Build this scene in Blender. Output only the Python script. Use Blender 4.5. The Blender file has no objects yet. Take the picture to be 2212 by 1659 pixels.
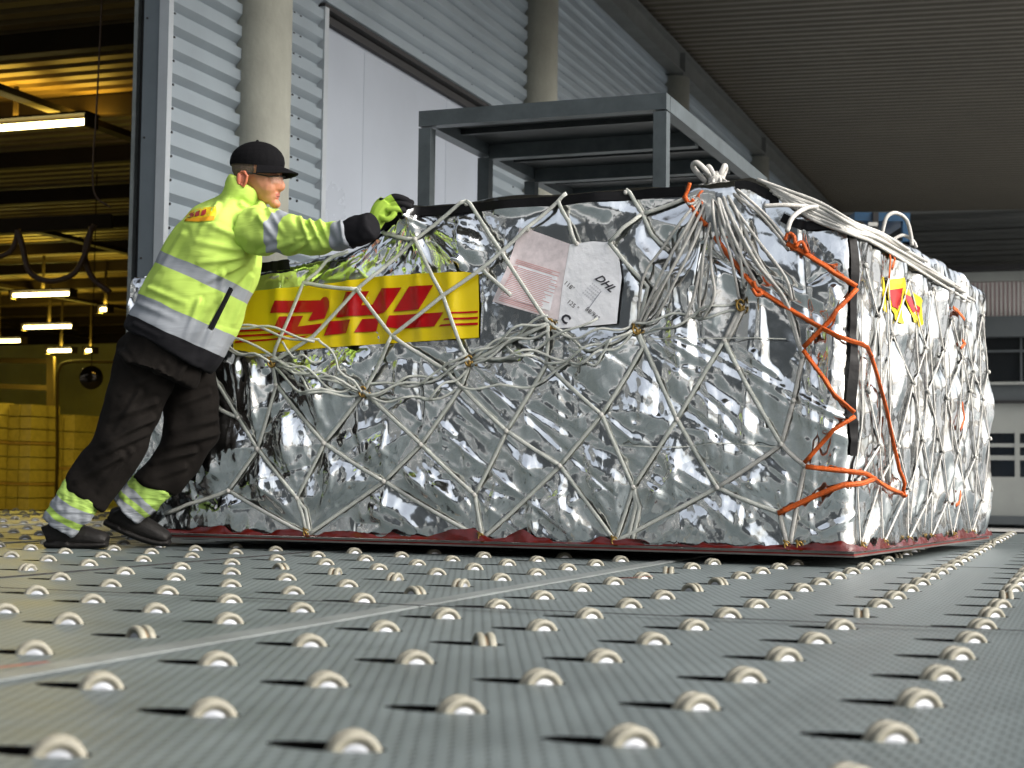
import bpy, bmesh, math, random
import numpy as np
from mathutils import Vector, Matrix
random.seed(7); RNG = np.random.RandomState(11)
S = bpy.context.scene
COL = S.collection

# ------------------------------------------------------------------ camera
F = 3500.0; CAMH = .30
PITCH = math.atan(205 / F); ROLL = math.radians(.75)
fw = np.array([0, math.cos(PITCH), math.sin(PITCH)])
r0 = np.array([1., 0, 0]); u0_ = np.array([0, -math.sin(PITCH), math.cos(PITCH)])
rt = r0 * math.cos(ROLL) + u0_ * math.sin(ROLL); up = u0_ * math.cos(ROLL) - r0 * math.sin(ROLL)
CP = np.array([0, 0, CAMH])
cd = bpy.data.cameras.new('camera'); cam = bpy.data.objects.new('camera', cd); COL.objects.link(cam)
M = Matrix(((rt[0], up[0], -fw[0], CP[0]), (rt[1], up[1], -fw[1], CP[1]), (rt[2], up[2], -fw[2], CP[2]), (0, 0, 0, 1)))
cam.matrix_world = M
cd.sensor_width = 36; cd.lens = F / 2212 * 36; cd.clip_start = .05; cd.clip_end = 2000
cd.dof.use_dof = True; cd.dof.focus_distance = 6.1; cd.dof.aperture_fstop = 5.6
S.camera = cam
# ------------------------------------------------------------------ world, sun, exposure
SUN_EL, SUN_AZ = math.radians(33), math.radians(114)      # azimuth clockwise from +Y: light from the right, a little behind the camera
w = bpy.data.worlds.new('World'); S.world = w; w.use_nodes = True
nt = w.node_tree; nt.nodes.clear()
sky = nt.nodes.new('ShaderNodeTexSky'); sky.sky_type = 'NISHITA'; sky.sun_disc = False
sky.sun_elevation = SUN_EL; sky.sun_rotation = SUN_AZ; sky.dust_density = 6; sky.air_density = 1.2; sky.ozone_density = .6
hs = nt.nodes.new('ShaderNodeHueSaturation'); hs.inputs['Saturation'].default_value = .38
bg = nt.nodes.new('ShaderNodeBackground'); bg.inputs[1].default_value = .15
ow = nt.nodes.new('ShaderNodeOutputWorld')
nt.links.new(sky.outputs[0], hs.inputs['Color']); nt.links.new(hs.outputs[0], bg.inputs[0]); nt.links.new(bg.outputs[0], ow.inputs[0])
sl = bpy.data.lights.new('sun', 'SUN'); sl.energy = .95; sl.angle = math.radians(45); sl.color = (1, .97, .93)
so = bpy.data.objects.new('sun', sl); COL.objects.link(so)
sd = Vector((math.sin(SUN_AZ) * math.cos(SUN_EL), math.cos(SUN_AZ) * math.cos(SUN_EL), math.sin(SUN_EL)))
so.rotation_euler = sd.to_track_quat('Z', 'Y').to_euler()
S.view_settings.view_transform = 'Standard'; S.view_settings.look = 'None'
S.view_settings.exposure = 0.95; S.view_settings.gamma = 1; S.view_settings.use_curve_mapping = False
S.cycles.max_bounces = 8; S.cycles.glossy_bounces = 4; S.cycles.diffuse_bounces = 4
S.cycles.sample_clamp_indirect = 6; S.cycles.use_denoising = True
S.cycles.caustics_reflective = False; S.cycles.caustics_refractive = False

# ------------------------------------------------------------------ geometry helpers
def ray(x, y): return fw + (x - 1106) / F * rt - (y - 829.5) / F * up
def ground(x, y, z=0.):
    d = ray(x, y); return CP + d * ((z - CAMH) / d[2])
def at(x, y, Y):
    d = ray(x, y); return CP + d * (Y / d[1])
def hit(x, y, P, N):
    d = ray(x, y); k = np.dot(np.array(P) - CP, N) / np.dot(d, N); return CP + d * k
def proj(Pt):
    d = np.array(Pt) - CP; k = d @ fw
    return 1106 + F * (d @ rt) / k, 829.5 - F * (d @ up) / k
TH = math.radians(19.9)
UD = np.array([math.sin(TH), math.cos(TH), 0]); VD = np.array([math.cos(TH), -math.sin(TH), 0])
def uv(u, v, z=0.): return UD * u + VD * v + np.array([0, 0, z])

def mk(name, verts, faces, mat=None, parent=None, smooth=False, mats=None, mi=None):
    me = bpy.data.meshes.new(name); me.from_pydata([tuple(map(float, v)) for v in verts], [], faces)
    for m in (mats or ([mat] if mat else [])): me.materials.append(m)
    if mi is not None: me.polygons.foreach_set('material_index', mi)
    if smooth: me.polygons.foreach_set('use_smooth', [True] * len(me.polygons))
    me.update()
    o = bpy.data.objects.new(name, me); COL.objects.link(o)
    if parent is not None: o.parent = parent
    return o
def tag(o, label=None, cat=None, group=None, kind=None):
    if label: o['label'] = label
    if cat: o['category'] = cat
    if group: o['group'] = group
    if kind: o['kind'] = kind
    return o
def empty(name, label, cat, group=None, loc=(0, 0, 0)):
    o = bpy.data.objects.new(name, None); COL.objects.link(o); o.location = tuple(map(float, loc)); o.empty_display_size = .1
    return tag(o, label, cat, group)
class MB:
    def __init__(s): s.v = []; s.f = []; s.m = []
    def add(s, vs, fs, m=0):
        n = len(s.v); s.v += [tuple(map(float, v)) for v in vs]; s.f += [tuple(i + n for i in f) for f in fs]; s.m += [m] * len(fs)
    def box(s, c, ax, ay, az, m=0):
        """box with centre c and HALF vectors ax, ay, az"""
        c, ax, ay, az = map(np.array, (c, ax, ay, az))
        vs = [c + i * ax + j * ay + k * az for i in (-1, 1) for j in (-1, 1) for k in (-1, 1)]
        s.add(vs, [(0, 1, 3, 2), (4, 6, 7, 5), (0, 4, 5, 1), (2, 3, 7, 6), (0, 2, 6, 4), (1, 5, 7, 3)], m)
    def ubox(s, u0, u1, v0, v1, z0, z1, m=0):
        s.box(uv((u0 + u1) / 2, (v0 + v1) / 2, (z0 + z1) / 2), UD * abs(u1 - u0) / 2, VD * abs(v1 - v0) / 2, (0, 0, abs(z1 - z0) / 2), m)
    def bar(s, a, b, w, h, m=0, upv=(0, 0, 1)):
        a, b = np.array(a, float), np.array(b, float); d = b - a; L = np.linalg.norm(d); d /= L
        sx = np.cross(d, upv); sx /= np.linalg.norm(sx); sz = np.cross(sx, d)
        s.box((a + b) / 2, d * L / 2, sx * w / 2, sz * h / 2, m)
    def tube(s, P, R, n=10, ref=(0, 1, 0), R2=None, m=0, cap=True):
        """swept ellipse: radius R along (T x ref) and R2 along ref"""
        P = [np.array(p, float) for p in P]; k = len(P)
        R = list(R) if hasattr(R, '__len__') else [R] * k
        R2 = R if R2 is None else (list(R2) if hasattr(R2, '__len__') else [R2] * k)
        ref = np.array(ref, float); rings = []
        for i in range(k):
            T = P[min(i + 1, k - 1)] - P[max(i - 1, 0)]; T /= (np.linalg.norm(T) + 1e-12)
            A = np.cross(T, ref); la = np.linalg.norm(A)
            if la < 1e-3: A = np.cross(T, (1, 0, .01)); la = np.linalg.norm(A)
            A /= la; B = np.cross(A, T)
            rings.append((P[i], A, B, T))
        vs = []; fs = []
        for i, (p, A, B, T) in enumerate(rings):
            for j in range(n):
                t = 2 * math.pi * j / n; vs.append(p + A * R[i] * math.cos(t) + B * R2[i] * math.sin(t))
        for i in range(k - 1):
            for j in range(n):
                fs.append((i * n + j, i * n + (j + 1) % n, (i + 1) * n + (j + 1) % n, (i + 1) * n + j))
        if cap:
            fs.append(tuple(range(n - 1, -1, -1))); fs.append(tuple((k - 1) * n + j for j in range(n)))
        s.add(vs, fs, m)
    def ball(s, c, rx, ry=None, rz=None, n=12, m=0, rot=None):
        ry = rx if ry is None else ry; rz = rx if rz is None else rz
        vs = []; fs = []; h = n // 2
        for i in range(h + 1):
            a = math.pi * i / h
            for j in range(n):
                t = 2 * math.pi * j / n
                p = np.array([rx * math.sin(a) * math.cos(t), ry * math.sin(a) * math.sin(t), rz * math.cos(a)])
                if rot is not None: p = rot @ p
                vs.append(np.array(c) + p)
        for i in range(h):
            for j in range(n):
                fs.append((i * n + j, (i + 1) * n + j, (i + 1) * n + (j + 1) % n, i * n + (j + 1) % n))
        s.add(vs, fs, m)
    def build(s, name, mat=None, parent=None, smooth=False, mats=None):
        return mk(name, s.v, s.f, mat, parent, smooth, mats, s.m if mats else None)
def smooth_path(pts, sub=6):
    """Catmull-Rom through points"""
    P = [np.array(p, float) for p in pts]
    if len(P) < 3: return P
    Q = [2 * P[0] - P[1]] + P + [2 * P[-1] - P[-2]]; out = []
    for i in range(1, len(Q) - 2):
        for k in range(sub):
            t = k / sub; a, b, c, d = Q[i - 1], Q[i], Q[i + 1], Q[i + 2]
            out.append(.5 * ((2 * b) + (c - a) * t + (2 * a - 5 * b + 4 * c - d) * t * t + (3 * b - a - 3 * c + d) * t ** 3))
    out.append(P[-1]); return out
def remesh(mb, name, voxel, mat, parent=None, smooth=6, disp=None, mats=None, seed=0):
    """fuse the closed tubes of mb into ONE continuous skin"""
    o = mb.build('tmp', None)
    r = o.modifiers.new('r', 'REMESH'); r.mode = 'VOXEL'; r.voxel_size = voxel; r.use_smooth_shade = True
    if smooth:
        sm = o.modifiers.new('s', 'SMOOTH'); sm.factor = .5; sm.iterations = smooth
    for (sc, st, nz) in (disp or []):
        tx = bpy.data.textures.new('clouds', 'CLOUDS'); tx.noise_scale = sc; tx.noise_depth = nz
        d = o.modifiers.new('d', 'DISPLACE'); d.texture = tx; d.strength = st; d.mid_level = .5; d.texture_coords = 'GLOBAL'
    dg = bpy.context.evaluated_depsgraph_get()
    me = bpy.data.meshes.new_from_object(o.evaluated_get(dg))
    bpy.data.objects.remove(o)
    me.name = name; me.materials.clear()
    for m in (mats or [mat]): me.materials.append(m)
    me.polygons.foreach_set('use_smooth', [True] * len(me.polygons))
    ob = bpy.data.objects.new(name, me); COL.objects.link(ob)
    if parent is not None: ob.parent = parent
    return ob

# ------------------------------------------------------------------ materials
def nmat(name):
    m = bpy.data.materials.new(name); m.use_nodes = True
    b = m.node_tree.nodes['Principled BSDF']; return m, m.node_tree, b
def lk(t, a, b): t.links.new(a, b)
def mat(name, col, rough=.6, metal=0., noise=.0, nscale=6., bump=0., bscale=40., col2=None, spec=None, sheen=0., coord='Object', stretch=(1, 1, 1), detail=6., emit=None, coat=0., rvar=0.):
    m, t, b = nmat(name); N = t.nodes
    b.inputs['Base Color'].default_value = (*col, 1); b.inputs['Roughness'].default_value = rough; b.inputs['Metallic'].default_value = metal
    if spec is not None: b.inputs['Specular IOR Level'].default_value = spec
    if coat: b.inputs['Coat Weight'].default_value = coat; b.inputs['Coat Roughness'].default_value = .15
    if emit: b.inputs['Emission Color'].default_value = (*emit[0], 1); b.inputs['Emission Strength'].default_value = emit[1]
    if noise or bump or rvar:
        tc = N.new('ShaderNodeTexCoord'); mp = N.new('ShaderNodeMapping'); mp.inputs['Scale'].default_value = stretch
        lk(t, tc.outputs[coord], mp.inputs[0])
    if noise or rvar:
        nz = N.new('ShaderNodeTexNoise'); nz.inputs['Scale'].default_value = nscale; nz.inputs['Detail'].default_value = detail; nz.inputs['Roughness'].default_value = .65
        lk(t, mp.outputs[0], nz.inputs[0])
        cr = N.new('ShaderNodeValToRGB'); cr.color_ramp.elements[0].position = .3; cr.color_ramp.elements[1].position = .7
        c2 = col2 or tuple(max(0, c * (1 - noise)) for c in col)
        cr.color_ramp.elements[0].color = (*c2, 1); cr.color_ramp.elements[1].color = (*tuple(min(1, c * (1 + noise * .35)) for c in col), 1)
        lk(t, nz.outputs[0], cr.inputs[0])
        if noise: lk(t, cr.outputs[0], b.inputs['Base Color'])
        if rvar:
            mr = N.new('ShaderNodeMapRange'); mr.inputs[1].default_value = .3; mr.inputs[2].default_value = .7
            mr.inputs[3].default_value = max(0, rough - rvar); mr.inputs[4].default_value = rough + rvar
            lk(t, nz.outputs[0], mr.inputs[0]); lk(t, mr.outputs[0], b.inputs['Roughness'])
    if bump:
        n2 = N.new('ShaderNodeTexNoise'); n2.inputs['Scale'].default_value = bscale; n2.inputs['Detail'].default_value = 4
        lk(t, mp.outputs[0], n2.inputs[0])
        bp = N.new('ShaderNodeBump'); bp.inputs['Strength'].default_value = min(1, bump); bp.inputs['Distance'].default_value = .01
        lk(t, n2.outputs[0], bp.inputs['Height']); lk(t, bp.outputs[0], b.inputs['Normal'])
    return m
def deck_mat():
    m, t, b = nmat('deck_steel'); N = t.nodes
    tc = N.new('ShaderNodeTexCoord'); mp = N.new('ShaderNodeMapping'); mp.vector_type = 'POINT'
    mp.inputs['Rotation'].default_value = (0, 0, TH); lk(t, tc.outputs['Object'], mp.inputs[0])     # x -> across, y -> along
    sw = N.new('ShaderNodeSeparateXYZ'); lk(t, mp.outputs[0], sw.inputs[0])
    cb = N.new('ShaderNodeCombineXYZ'); lk(t, sw.outputs[1], cb.inputs[0]); lk(t, sw.outputs[0], cb.inputs[1])
    def mth(op, a, b_=None, c=None):
        n = N.new('ShaderNodeMath'); n.operation = op
        for k, q in enumerate((a, b_, c)):
            if q is None: continue
            if isinstance(q, (int, float)): n.inputs[k].default_value = q
            else: lk(t, q, n.inputs[k])
        return n.outputs[0]
    va = mth('DIVIDE', sw.outputs[0], .0108); row = mth('FLOOR', va); fa = mth('FRACT', va)
    par = mth('MULTIPLY', mth('FLOORED_MODULO', row, 2.), .5); fb = mth('FRACT', mth('ADD', mth('DIVIDE', sw.outputs[1], .056), par))
    def tooth(f_, w_):
        n = N.new('ShaderNodeMapRange'); n.interpolation_type = 'SMOOTHSTEP'; lk(t, mth('ABSOLUTE', mth('SUBTRACT', f_, .5)), n.inputs[0])
        n.inputs[1].default_value = w_ - .12; n.inputs[2].default_value = w_ + .12; n.inputs[3].default_value = 1; n.inputs[4].default_value = 0; return n.outputs[0]
    msk = mth('MULTIPLY', tooth(fa, .27), tooth(fb, .15)); hgt = mth('SUBTRACT', 1., msk)
    nz = N.new('ShaderNodeTexNoise'); nz.inputs['Scale'].default_value = 2.2; nz.inputs['Detail'].default_value = 8; nz.inputs['Roughness'].default_value = .7; lk(t, tc.outputs['Object'], nz.inputs[0])
    cr = N.new('ShaderNodeValToRGB'); cr.color_ramp.elements[0].position = .3; cr.color_ramp.elements[0].color = (0.112, 0.136, 0.138, 1)
    cr.color_ramp.elements[1].position = .72; cr.color_ramp.elements[1].color = (0.180, 0.214, 0.218, 1); lk(t, nz.outputs[0], cr.inputs[0])
    mx = N.new('ShaderNodeMix'); mx.data_type = 'RGBA'; mx.blend_type = 'MULTIPLY'; mx.inputs[0].default_value = 1
    rg = N.new('ShaderNodeMapRange'); rg.inputs[3].default_value = .38; rg.inputs[4].default_value = 1.10; lk(t, hgt, rg.inputs[0])
    lk(t, cr.outputs[0], mx.inputs[6]); lk(t, rg.outputs[0], mx.inputs[7])
    # scuffed streaks
    n3 = N.new('ShaderNodeTexNoise'); n3.inputs['Scale'].default_value = 9; n3.inputs['Detail'].default_value = 5
    mp3 = N.new('ShaderNodeMapping'); mp3.inputs['Scale'].default_value = (.12, 2.2, 1); lk(t, cb.outputs[0], mp3.inputs[0]); lk(t, mp3.outputs[0], n3.inputs[0])
    r3 = N.new('ShaderNodeMapRange'); r3.inputs[1].default_value = .35; r3.inputs[2].default_value = .7; r3.inputs[3].default_value = .93; r3.inputs[4].default_value = 1.06; lk(t, n3.outputs[0], r3.inputs[0])
    m4 = N.new('ShaderNodeMix'); m4.data_type = 'RGBA'; m4.blend_type = 'MULTIPLY'; m4.inputs[0].default_value = 1
    lk(t, mx.outputs[2], m4.inputs[6]); lk(t, r3.outputs[0], m4.inputs[7]); lk(t, m4.outputs[2], b.inputs['Base Color'])
    b.inputs['Metallic'].default_value = .35
    r2 = N.new('ShaderNodeMapRange'); r2.inputs[3].default_value = .36; r2.inputs[4].default_value = .62; lk(t, nz.outputs[0], r2.inputs[0]); lk(t, r2.outputs[0], b.inputs['Roughness'])
    bp = N.new('ShaderNodeBump'); bp.inputs['Strength'].default_value = .8; bp.inputs['Distance'].default_value = .0016; lk(t, hgt, bp.inputs['Height']); lk(t, bp.outputs[0], b.inputs['Normal'])
    return m
def foil_mat(name='foil', col=(.80, .82, .83)):
    m, t, b = nmat(name); N = t.nodes
    b.inputs['Base Color'].default_value = (*col, 1); b.inputs['Metallic'].default_value = 1; b.inputs['Roughness'].default_value = .14
    tc = N.new('ShaderNodeTexCoord')
    v1 = N.new('ShaderNodeTexVoronoi'); v1.inputs['Scale'].default_value = 15; v1.feature = 'F1'; v1.distance = 'MANHATTAN'
    mpv = N.new('ShaderNodeMapping'); mpv.inputs['Rotation'].default_value = (.6, .5, .9); mpv.inputs['Scale'].default_value = (1, 1, .55)
    lk(t, tc.outputs['Object'], mpv.inputs[0]); lk(t, mpv.outputs[0], v1.inputs[0])
    v2 = N.new('ShaderNodeTexNoise'); v2.inputs['Scale'].default_value = 60; v2.inputs['Detail'].default_value = 2; lk(t, tc.outputs['Object'], v2.inputs[0])
    # crumple strength varies over the sheet: taut areas stay smooth
    n4 = N.new('ShaderNodeTexNoise'); n4.inputs['Scale'].default_value = 3.2; n4.inputs['Detail'].default_value = 2; lk(t, tc.outputs['Object'], n4.inputs[0])
    r4 = N.new('ShaderNodeMapRange'); r4.inputs[1].default_value = .42; r4.inputs[2].default_value = .66; r4.inputs[3].default_value = .22; r4.inputs[4].default_value = 1; lk(t, n4.outputs[0], r4.inputs[0])
    mm = N.new('ShaderNodeMath'); mm.operation = 'MULTIPLY'; lk(t, v1.outputs[0], mm.inputs[0]); lk(t, r4.outputs[0], mm.inputs[1])
    b1 = N.new('ShaderNodeBump'); b1.inputs['Strength'].default_value = .7; b1.inputs['Distance'].default_value = .006; lk(t, mm.outputs[0], b1.inputs['Height'])
    b2 = N.new('ShaderNodeBump'); b2.inputs['Strength'].default_value = .2; b2.inputs['Distance'].default_value = .0006; lk(t, v2.outputs[0], b2.inputs['Height']); lk(t, b1.outputs[0], b2.inputs['Normal'])
    # flat crinkle facets: every cell of the sheet leans a little its own way
    nrm = b2.outputs[0]
    for sc_, k_, st_, ro_ in ((10, .13, (1, 1, .6), (.4, .9, .3)), (26, .08, (1, 1, .7), (1.1, .2, .8)), (60, .04, (1, 1, 1), (.2, .4, 0))):
        mq = N.new('ShaderNodeMapping'); mq.inputs['Rotation'].default_value = ro_; mq.inputs['Scale'].default_value = st_; lk(t, tc.outputs['Object'], mq.inputs[0])
        vq = N.new('ShaderNodeTexVoronoi'); vq.inputs['Scale'].default_value = sc_; lk(t, mq.outputs[0], vq.inputs[0])
        s1_ = N.new('ShaderNodeVectorMath'); s1_.operation = 'SUBTRACT'; s1_.inputs[1].default_value = (.5, .5, .5); lk(t, vq.outputs['Color'], s1_.inputs[0])
        s2_ = N.new('ShaderNodeVectorMath'); s2_.operation = 'SCALE'; lk(t, s1_.outputs[0], s2_.inputs[0])
        ms = N.new('ShaderNodeMath'); ms.operation = 'MULTIPLY'; ms.inputs[1].default_value = k_ * 2; lk(t, r4.outputs[0], ms.inputs[0]); lk(t, ms.outputs[0], s2_.inputs['Scale'])
        s3_ = N.new('ShaderNodeVectorMath'); s3_.operation = 'ADD'; lk(t, nrm, s3_.inputs[0]); lk(t, s2_.outputs[0], s3_.inputs[1]); nrm = s3_.outputs[0]
    s4_ = N.new('ShaderNodeVectorMath'); s4_.operation = 'NORMALIZE'; lk(t, nrm, s4_.inputs[0]); lk(t, s4_.outputs[0], b.inputs['Normal'])
    return m
def band_mat(name, P0, P1, stops, rough=.8, bump=.25, wr=0., curve=0., fold=1.):
    """cloth whose sewn-on bands follow the axis P0 -> P1; stops = [(position, colour, roughness?)]"""
    m, t, b = nmat(name); N = t.nodes
    P0, P1 = np.array(P0, float), np.array(P1, float); d = P1 - P0; L2 = d @ d
    tc = N.new('ShaderNodeTexCoord')
    sb = N.new('ShaderNodeVectorMath'); sb.operation = 'SUBTRACT'; sb.inputs[1].default_value = tuple(P0); lk(t, tc.outputs['Object'], sb.inputs[0])
    dt = N.new('ShaderNodeVectorMath'); dt.operation = 'DOT_PRODUCT'; dt.inputs[1].default_value = tuple(d / L2); lk(t, sb.outputs[0], dt.inputs[0])
    val = dt.outputs['Value']
    if wr:
        nz = N.new('ShaderNodeTexNoise'); nz.inputs['Scale'].default_value = 7; nz.inputs['Detail'].default_value = 2; lk(t, tc.outputs['Object'], nz.inputs[0])
        a1 = N.new('ShaderNodeMath'); a1.operation = 'MULTIPLY_ADD'; a1.inputs[1].default_value = wr; a1.inputs[2].default_value = -wr / 2
        lk(t, nz.outputs[0], a1.inputs[0]); a2 = N.new('ShaderNodeMath'); a2.operation = 'ADD'; lk(t, val, a2.inputs[0]); lk(t, a1.outputs[0], a2.inputs[1]); val = a2.outputs[0]
    cr = N.new('ShaderNodeValToRGB'); cr.color_ramp.interpolation = 'CONSTANT'; E = cr.color_ramp.elements
    for i, (p, c) in enumerate(stops):
        e = E[0] if i == 0 else (E[1] if i == 1 else E.new(p)); e.position = p; e.color = (*c, 1)
    lk(t, val, cr.inputs[0]); lk(t, cr.outputs[0], b.inputs['Base Color']); b.inputs['Roughness'].default_value = rough
    b.inputs['Specular IOR Level'].default_value = .2
    n2 = N.new('ShaderNodeTexNoise'); n2.inputs['Scale'].default_value = 7; n2.inputs['Detail'].default_value = 3; n2.inputs['Distortion'].default_value = .6
    mp = N.new('ShaderNodeMapping'); mp.inputs['Rotation'].default_value = (0, -.55, 0); mp.inputs['Scale'].default_value = (.55, .6, 2.6); lk(t, tc.outputs['Object'], mp.inputs[0]); lk(t, mp.outputs[0], n2.inputs[0])
    bp = N.new('ShaderNodeBump'); bp.inputs['Strength'].default_value = bump; bp.inputs['Distance'].default_value = .05 * fold; lk(t, n2.outputs[0], bp.inputs['Height']); lk(t, bp.outputs[0], b.inputs['Normal'])
    return m
LIME = (.49, .69, .13); SILV = (.29, .315, .35); BLK = (.006, .006, .008)
MT = dict(
    deck=deck_mat(), foil=foil_mat(),
    pit=mat('pit_shade_black', (.002, .002, .002), .95, spec=.05),  # black colour stands in for the shade inside the deck holes
    galv=mat('galvanised_bar', (0.24, 0.264, 0.264), .5, .4, noise=.3, nscale=5, bump=.15, bscale=80),
    pale_concrete=mat('pale_concrete', (.40, .405, .40), .85, noise=.3, nscale=.8, bump=.3, bscale=60),  # light concrete, made pale to brighten the foil's end reflections
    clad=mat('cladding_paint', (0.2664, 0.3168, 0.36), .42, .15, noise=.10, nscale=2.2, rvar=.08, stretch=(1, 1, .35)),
    wing=mat('added_wall_cladding', (0.06, 0.0672, 0.0704), .55, .1, noise=.3, nscale=.5), clad2=mat('far_cladding', (0.096, 0.1, 0.096), .5, .1, noise=.2, nscale=.7),  # wing: darkened for the added walls that the foil mirrors
    jamb=mat('jamb_shade_paint', (0.12, 0.148, 0.172), .45, .1, noise=.15, nscale=3),  # this face's shade is put into a darker wall colour
    trim=mat('trim_paint', (0.4, 0.44, 0.48), .4, .2, noise=.1, nscale=4),
    door=mat('door_paint', (0.3888, 0.432, 0.504), .32, .1, noise=.07, nscale=1.1, rvar=.06),
    dark=mat('dark_gap', (.02, .02, .022), .8),
    conc=mat('column_concrete', (0.32, 0.328, 0.288), .85, noise=.22, nscale=3, bump=.35, bscale=25, stretch=(1, 1, .6)),
    beam=mat('beam_steel', (0.136, 0.144, 0.14), .5, .3, noise=.25, nscale=3),
    ceil=mat('ceiling_sheet', (0.090, 0.080, 0.061), .55, .1, noise=.15, nscale=1),
    rack=mat('rack_steel', (.095, .115, .125), .45, .35, noise=.3, nscale=6, bump=.1, bscale=30),
    rackroof=mat('rack_roof', (.045, .052, .056), .5, .3, noise=.3, nscale=3),
    blue=mat('blue_paint', (0.0032, 0.056, 0.136), .4, .0, noise=.2, nscale=4),
    white=mat('white_paint', (0.56, 0.56, 0.544), .5, noise=.1, nscale=5),
    pink=mat('red_white_band', (0.44, 0.336, 0.336), .6, noise=.15, nscale=2),
    win=mat('dark_window', (.012, .014, .016), .15, .0, spec=.6),
    greyf=mat('facade_grey', (0.08, 0.092, 0.1), .6, noise=.15, nscale=1),
    greyl=mat('facade_light', (0.336, 0.352, 0.336), .7, noise=.15, nscale=1),
    plast=mat('plaster_yellow', (0.368, 0.352, 0.112), .8, noise=.3, nscale=.6),
    iceil=mat('interior_ceiling', (0.128, 0.088, 0.028), .6, noise=.3, nscale=1.2),
    ibeam=mat('interior_steel', (.018, .012, .005), .7, spec=.1, noise=.3, nscale=2),
    hose=mat('rubber_hose', (.05, .025, .012), .6),
    kraft=mat('wrapped_cartons', (0.272, 0.224, 0.088), .35, noise=.3, nscale=9, bump=.3, bscale=15),
    wood=mat('pallet_wood', (.22, .14, .06), .8, noise=.3, nscale=12),
    tyre=mat('cream_polyurethane', (0.288, 0.276, 0.22), .5, noise=.35, nscale=40, spec=.4),
    hub=mat('hub_steel', (0.4, 0.424, 0.464), .32, .4, noise=.15, nscale=60),
    tread=mat('worn_tread', (.20, .14, .08), .6, noise=.4, nscale=50),
    alu=mat('pallet_rim', (0.288, 0.28, 0.264), .38, .75, noise=.4, nscale=9, bump=.2, bscale=90),
    red=mat('red_line', (0.32, 0.024, 0.02), .45, noise=.4, nscale=12, spec=.4),
    redf=mat('red_sheet', (0.104, 0.0064, 0.004), .25, noise=.5, nscale=9, bump=.7, bscale=16, spec=.6),
    rope=mat('net_webbing', (0.572, 0.594, 0.55), .7, noise=.22, nscale=30, bump=.5, bscale=260),
    rope2=mat('net_webbing_sun_tint', (0.56, 0.552, 0.52), .7, noise=.2, nscale=30, bump=.5, bscale=260),  # copy of the webbing with sunlight put into its colour
    orange=mat('orange_rope', (.68, .115, .006), .55, noise=.35, nscale=18, bump=.6, bscale=160),
    brass=mat('brass_hook', (.28, .18, .05), .4, .8, noise=.4, nscale=40),
    btape=mat('black_tape', (.003, .003, .004), .55, spec=.2, bump=.3, bscale=30),
    yel=mat('banner_yellow', (0.7176, 0.552, 0.00736), .24, bump=.25, bscale=9, noise=.06, nscale=7, spec=.5),
    bred=mat('banner_red', (0.4, 0.0024, 0.0048), .22, bump=.2, bscale=9, noise=.12, nscale=7, spec=.5),
    paper=mat('paper_sleeve', (.90, .91, .95), .28, bump=.5, bscale=18, noise=.08, nscale=14, spec=.5),
    ink=mat('black_ink', (.02, .02, .03), .5), rink=mat('red_print', (.60, .25, .24), .5), gink=mat('grey_print', (.28, .29, .34), .5),
    capm=mat('cap_cotton', (.004, .004, .005), .9, spec=.12, bump=.2, bscale=120),
    skin=mat('skin', (0.4, 0.188, 0.112), .5, noise=.22, nscale=16, col2=(.46, .17, .09), bump=.12, bscale=70),
    ear=mat('skin_ear', (0.464, 0.136, 0.072), .5), lip=mat('lips', (.36, .11, .075), .5), brow=mat('brow_hair', (.17, .11, .05), .8),
    eye=mat('eye', (.05, .04, .035), .2), hair=mat('cropped_hair', (.13, .10, .075), .9, bump=.5, bscale=200),
    trous=mat('trouser_cotton', (.0085, .007, .006), .9, spec=.15, noise=.25, nscale=6, bump=.5, bscale=14, stretch=(1, 1, 1.6)),
    seam=mat('trouser_seam', (.012, .010, .009), .8, spec=.2),
    shoe=mat('shoe_leather', (.010, .009, .0085), .6, spec=.3, noise=.3, nscale=12, bump=.3, bscale=50),
    blackc=mat('black_cloth', (.006, .006, .008), .85, spec=.15, bump=.35, bscale=18),
    orangem=mat('label_orange', (0.64, 0.288, 0), .6), labely=mat('label_yellow', (0.68, 0.496, 0), .6), labelr=mat('label_print', (.30, .02, .02), .6),
)
def glass():
    m, t, b = nmat('lens'); b.inputs['Base Color'].default_value = (.85, .9, .9, 1); b.inputs['Roughness'].default_value = .1; b.inputs['Alpha'].default_value = .07
    return m
MT['lens'] = glass()

# ================================================================== SETTING
# outer ground (lower than the raised deck)
gz = -.62
tag(mk('ground', [(-400, -400, gz), (400, -400, gz), (400, 400, gz), (-400, 400, gz)], [(0, 1, 2, 3)], MT['pale_concrete']), kind='structure')

# ---- raised roller deck: lattice of cells, each with a real hole
DU, DV, PV = .3205, .272, 1.435
RU0 = 1.647
holes = []
dk = MB(); plan = []
U_MIN, U_MAX = .25, 10.75
NE = 16
def cell(uc, vc, du, dv, hole=True):
    a, b = .074, .030; vh = vc - .034
    if not hole:
        dk.add([uv(uc - du, vc - dv), uv(uc - du, vc + dv), uv(uc + du, vc + dv), uv(uc + du, vc - dv)], [(0, 1, 2, 3)]); return
    ins = []; outs = []; low = []
    for k in range(NE):
        t = 2 * math.pi * k / NE; c, s = math.cos(t), math.sin(t)
        ins.append(uv(uc + b * s, vh + a * c)); low.append(uv(uc + b * s, vh + a * c, -.006))
        m = max(abs(c) , abs(s)); outs.append(uv(uc + du * s / m, vc + dv * c / m))
    fs = [(k, NE + k, NE + (k + 1) % NE, (k + 1) % NE) for k in range(NE)]
    dk.add(ins + outs, fs); dk.add(ins + low, [(k, (k + 1) % NE, NE + (k + 1) % NE, NE + k) for k in range(NE)], 1)
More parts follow.
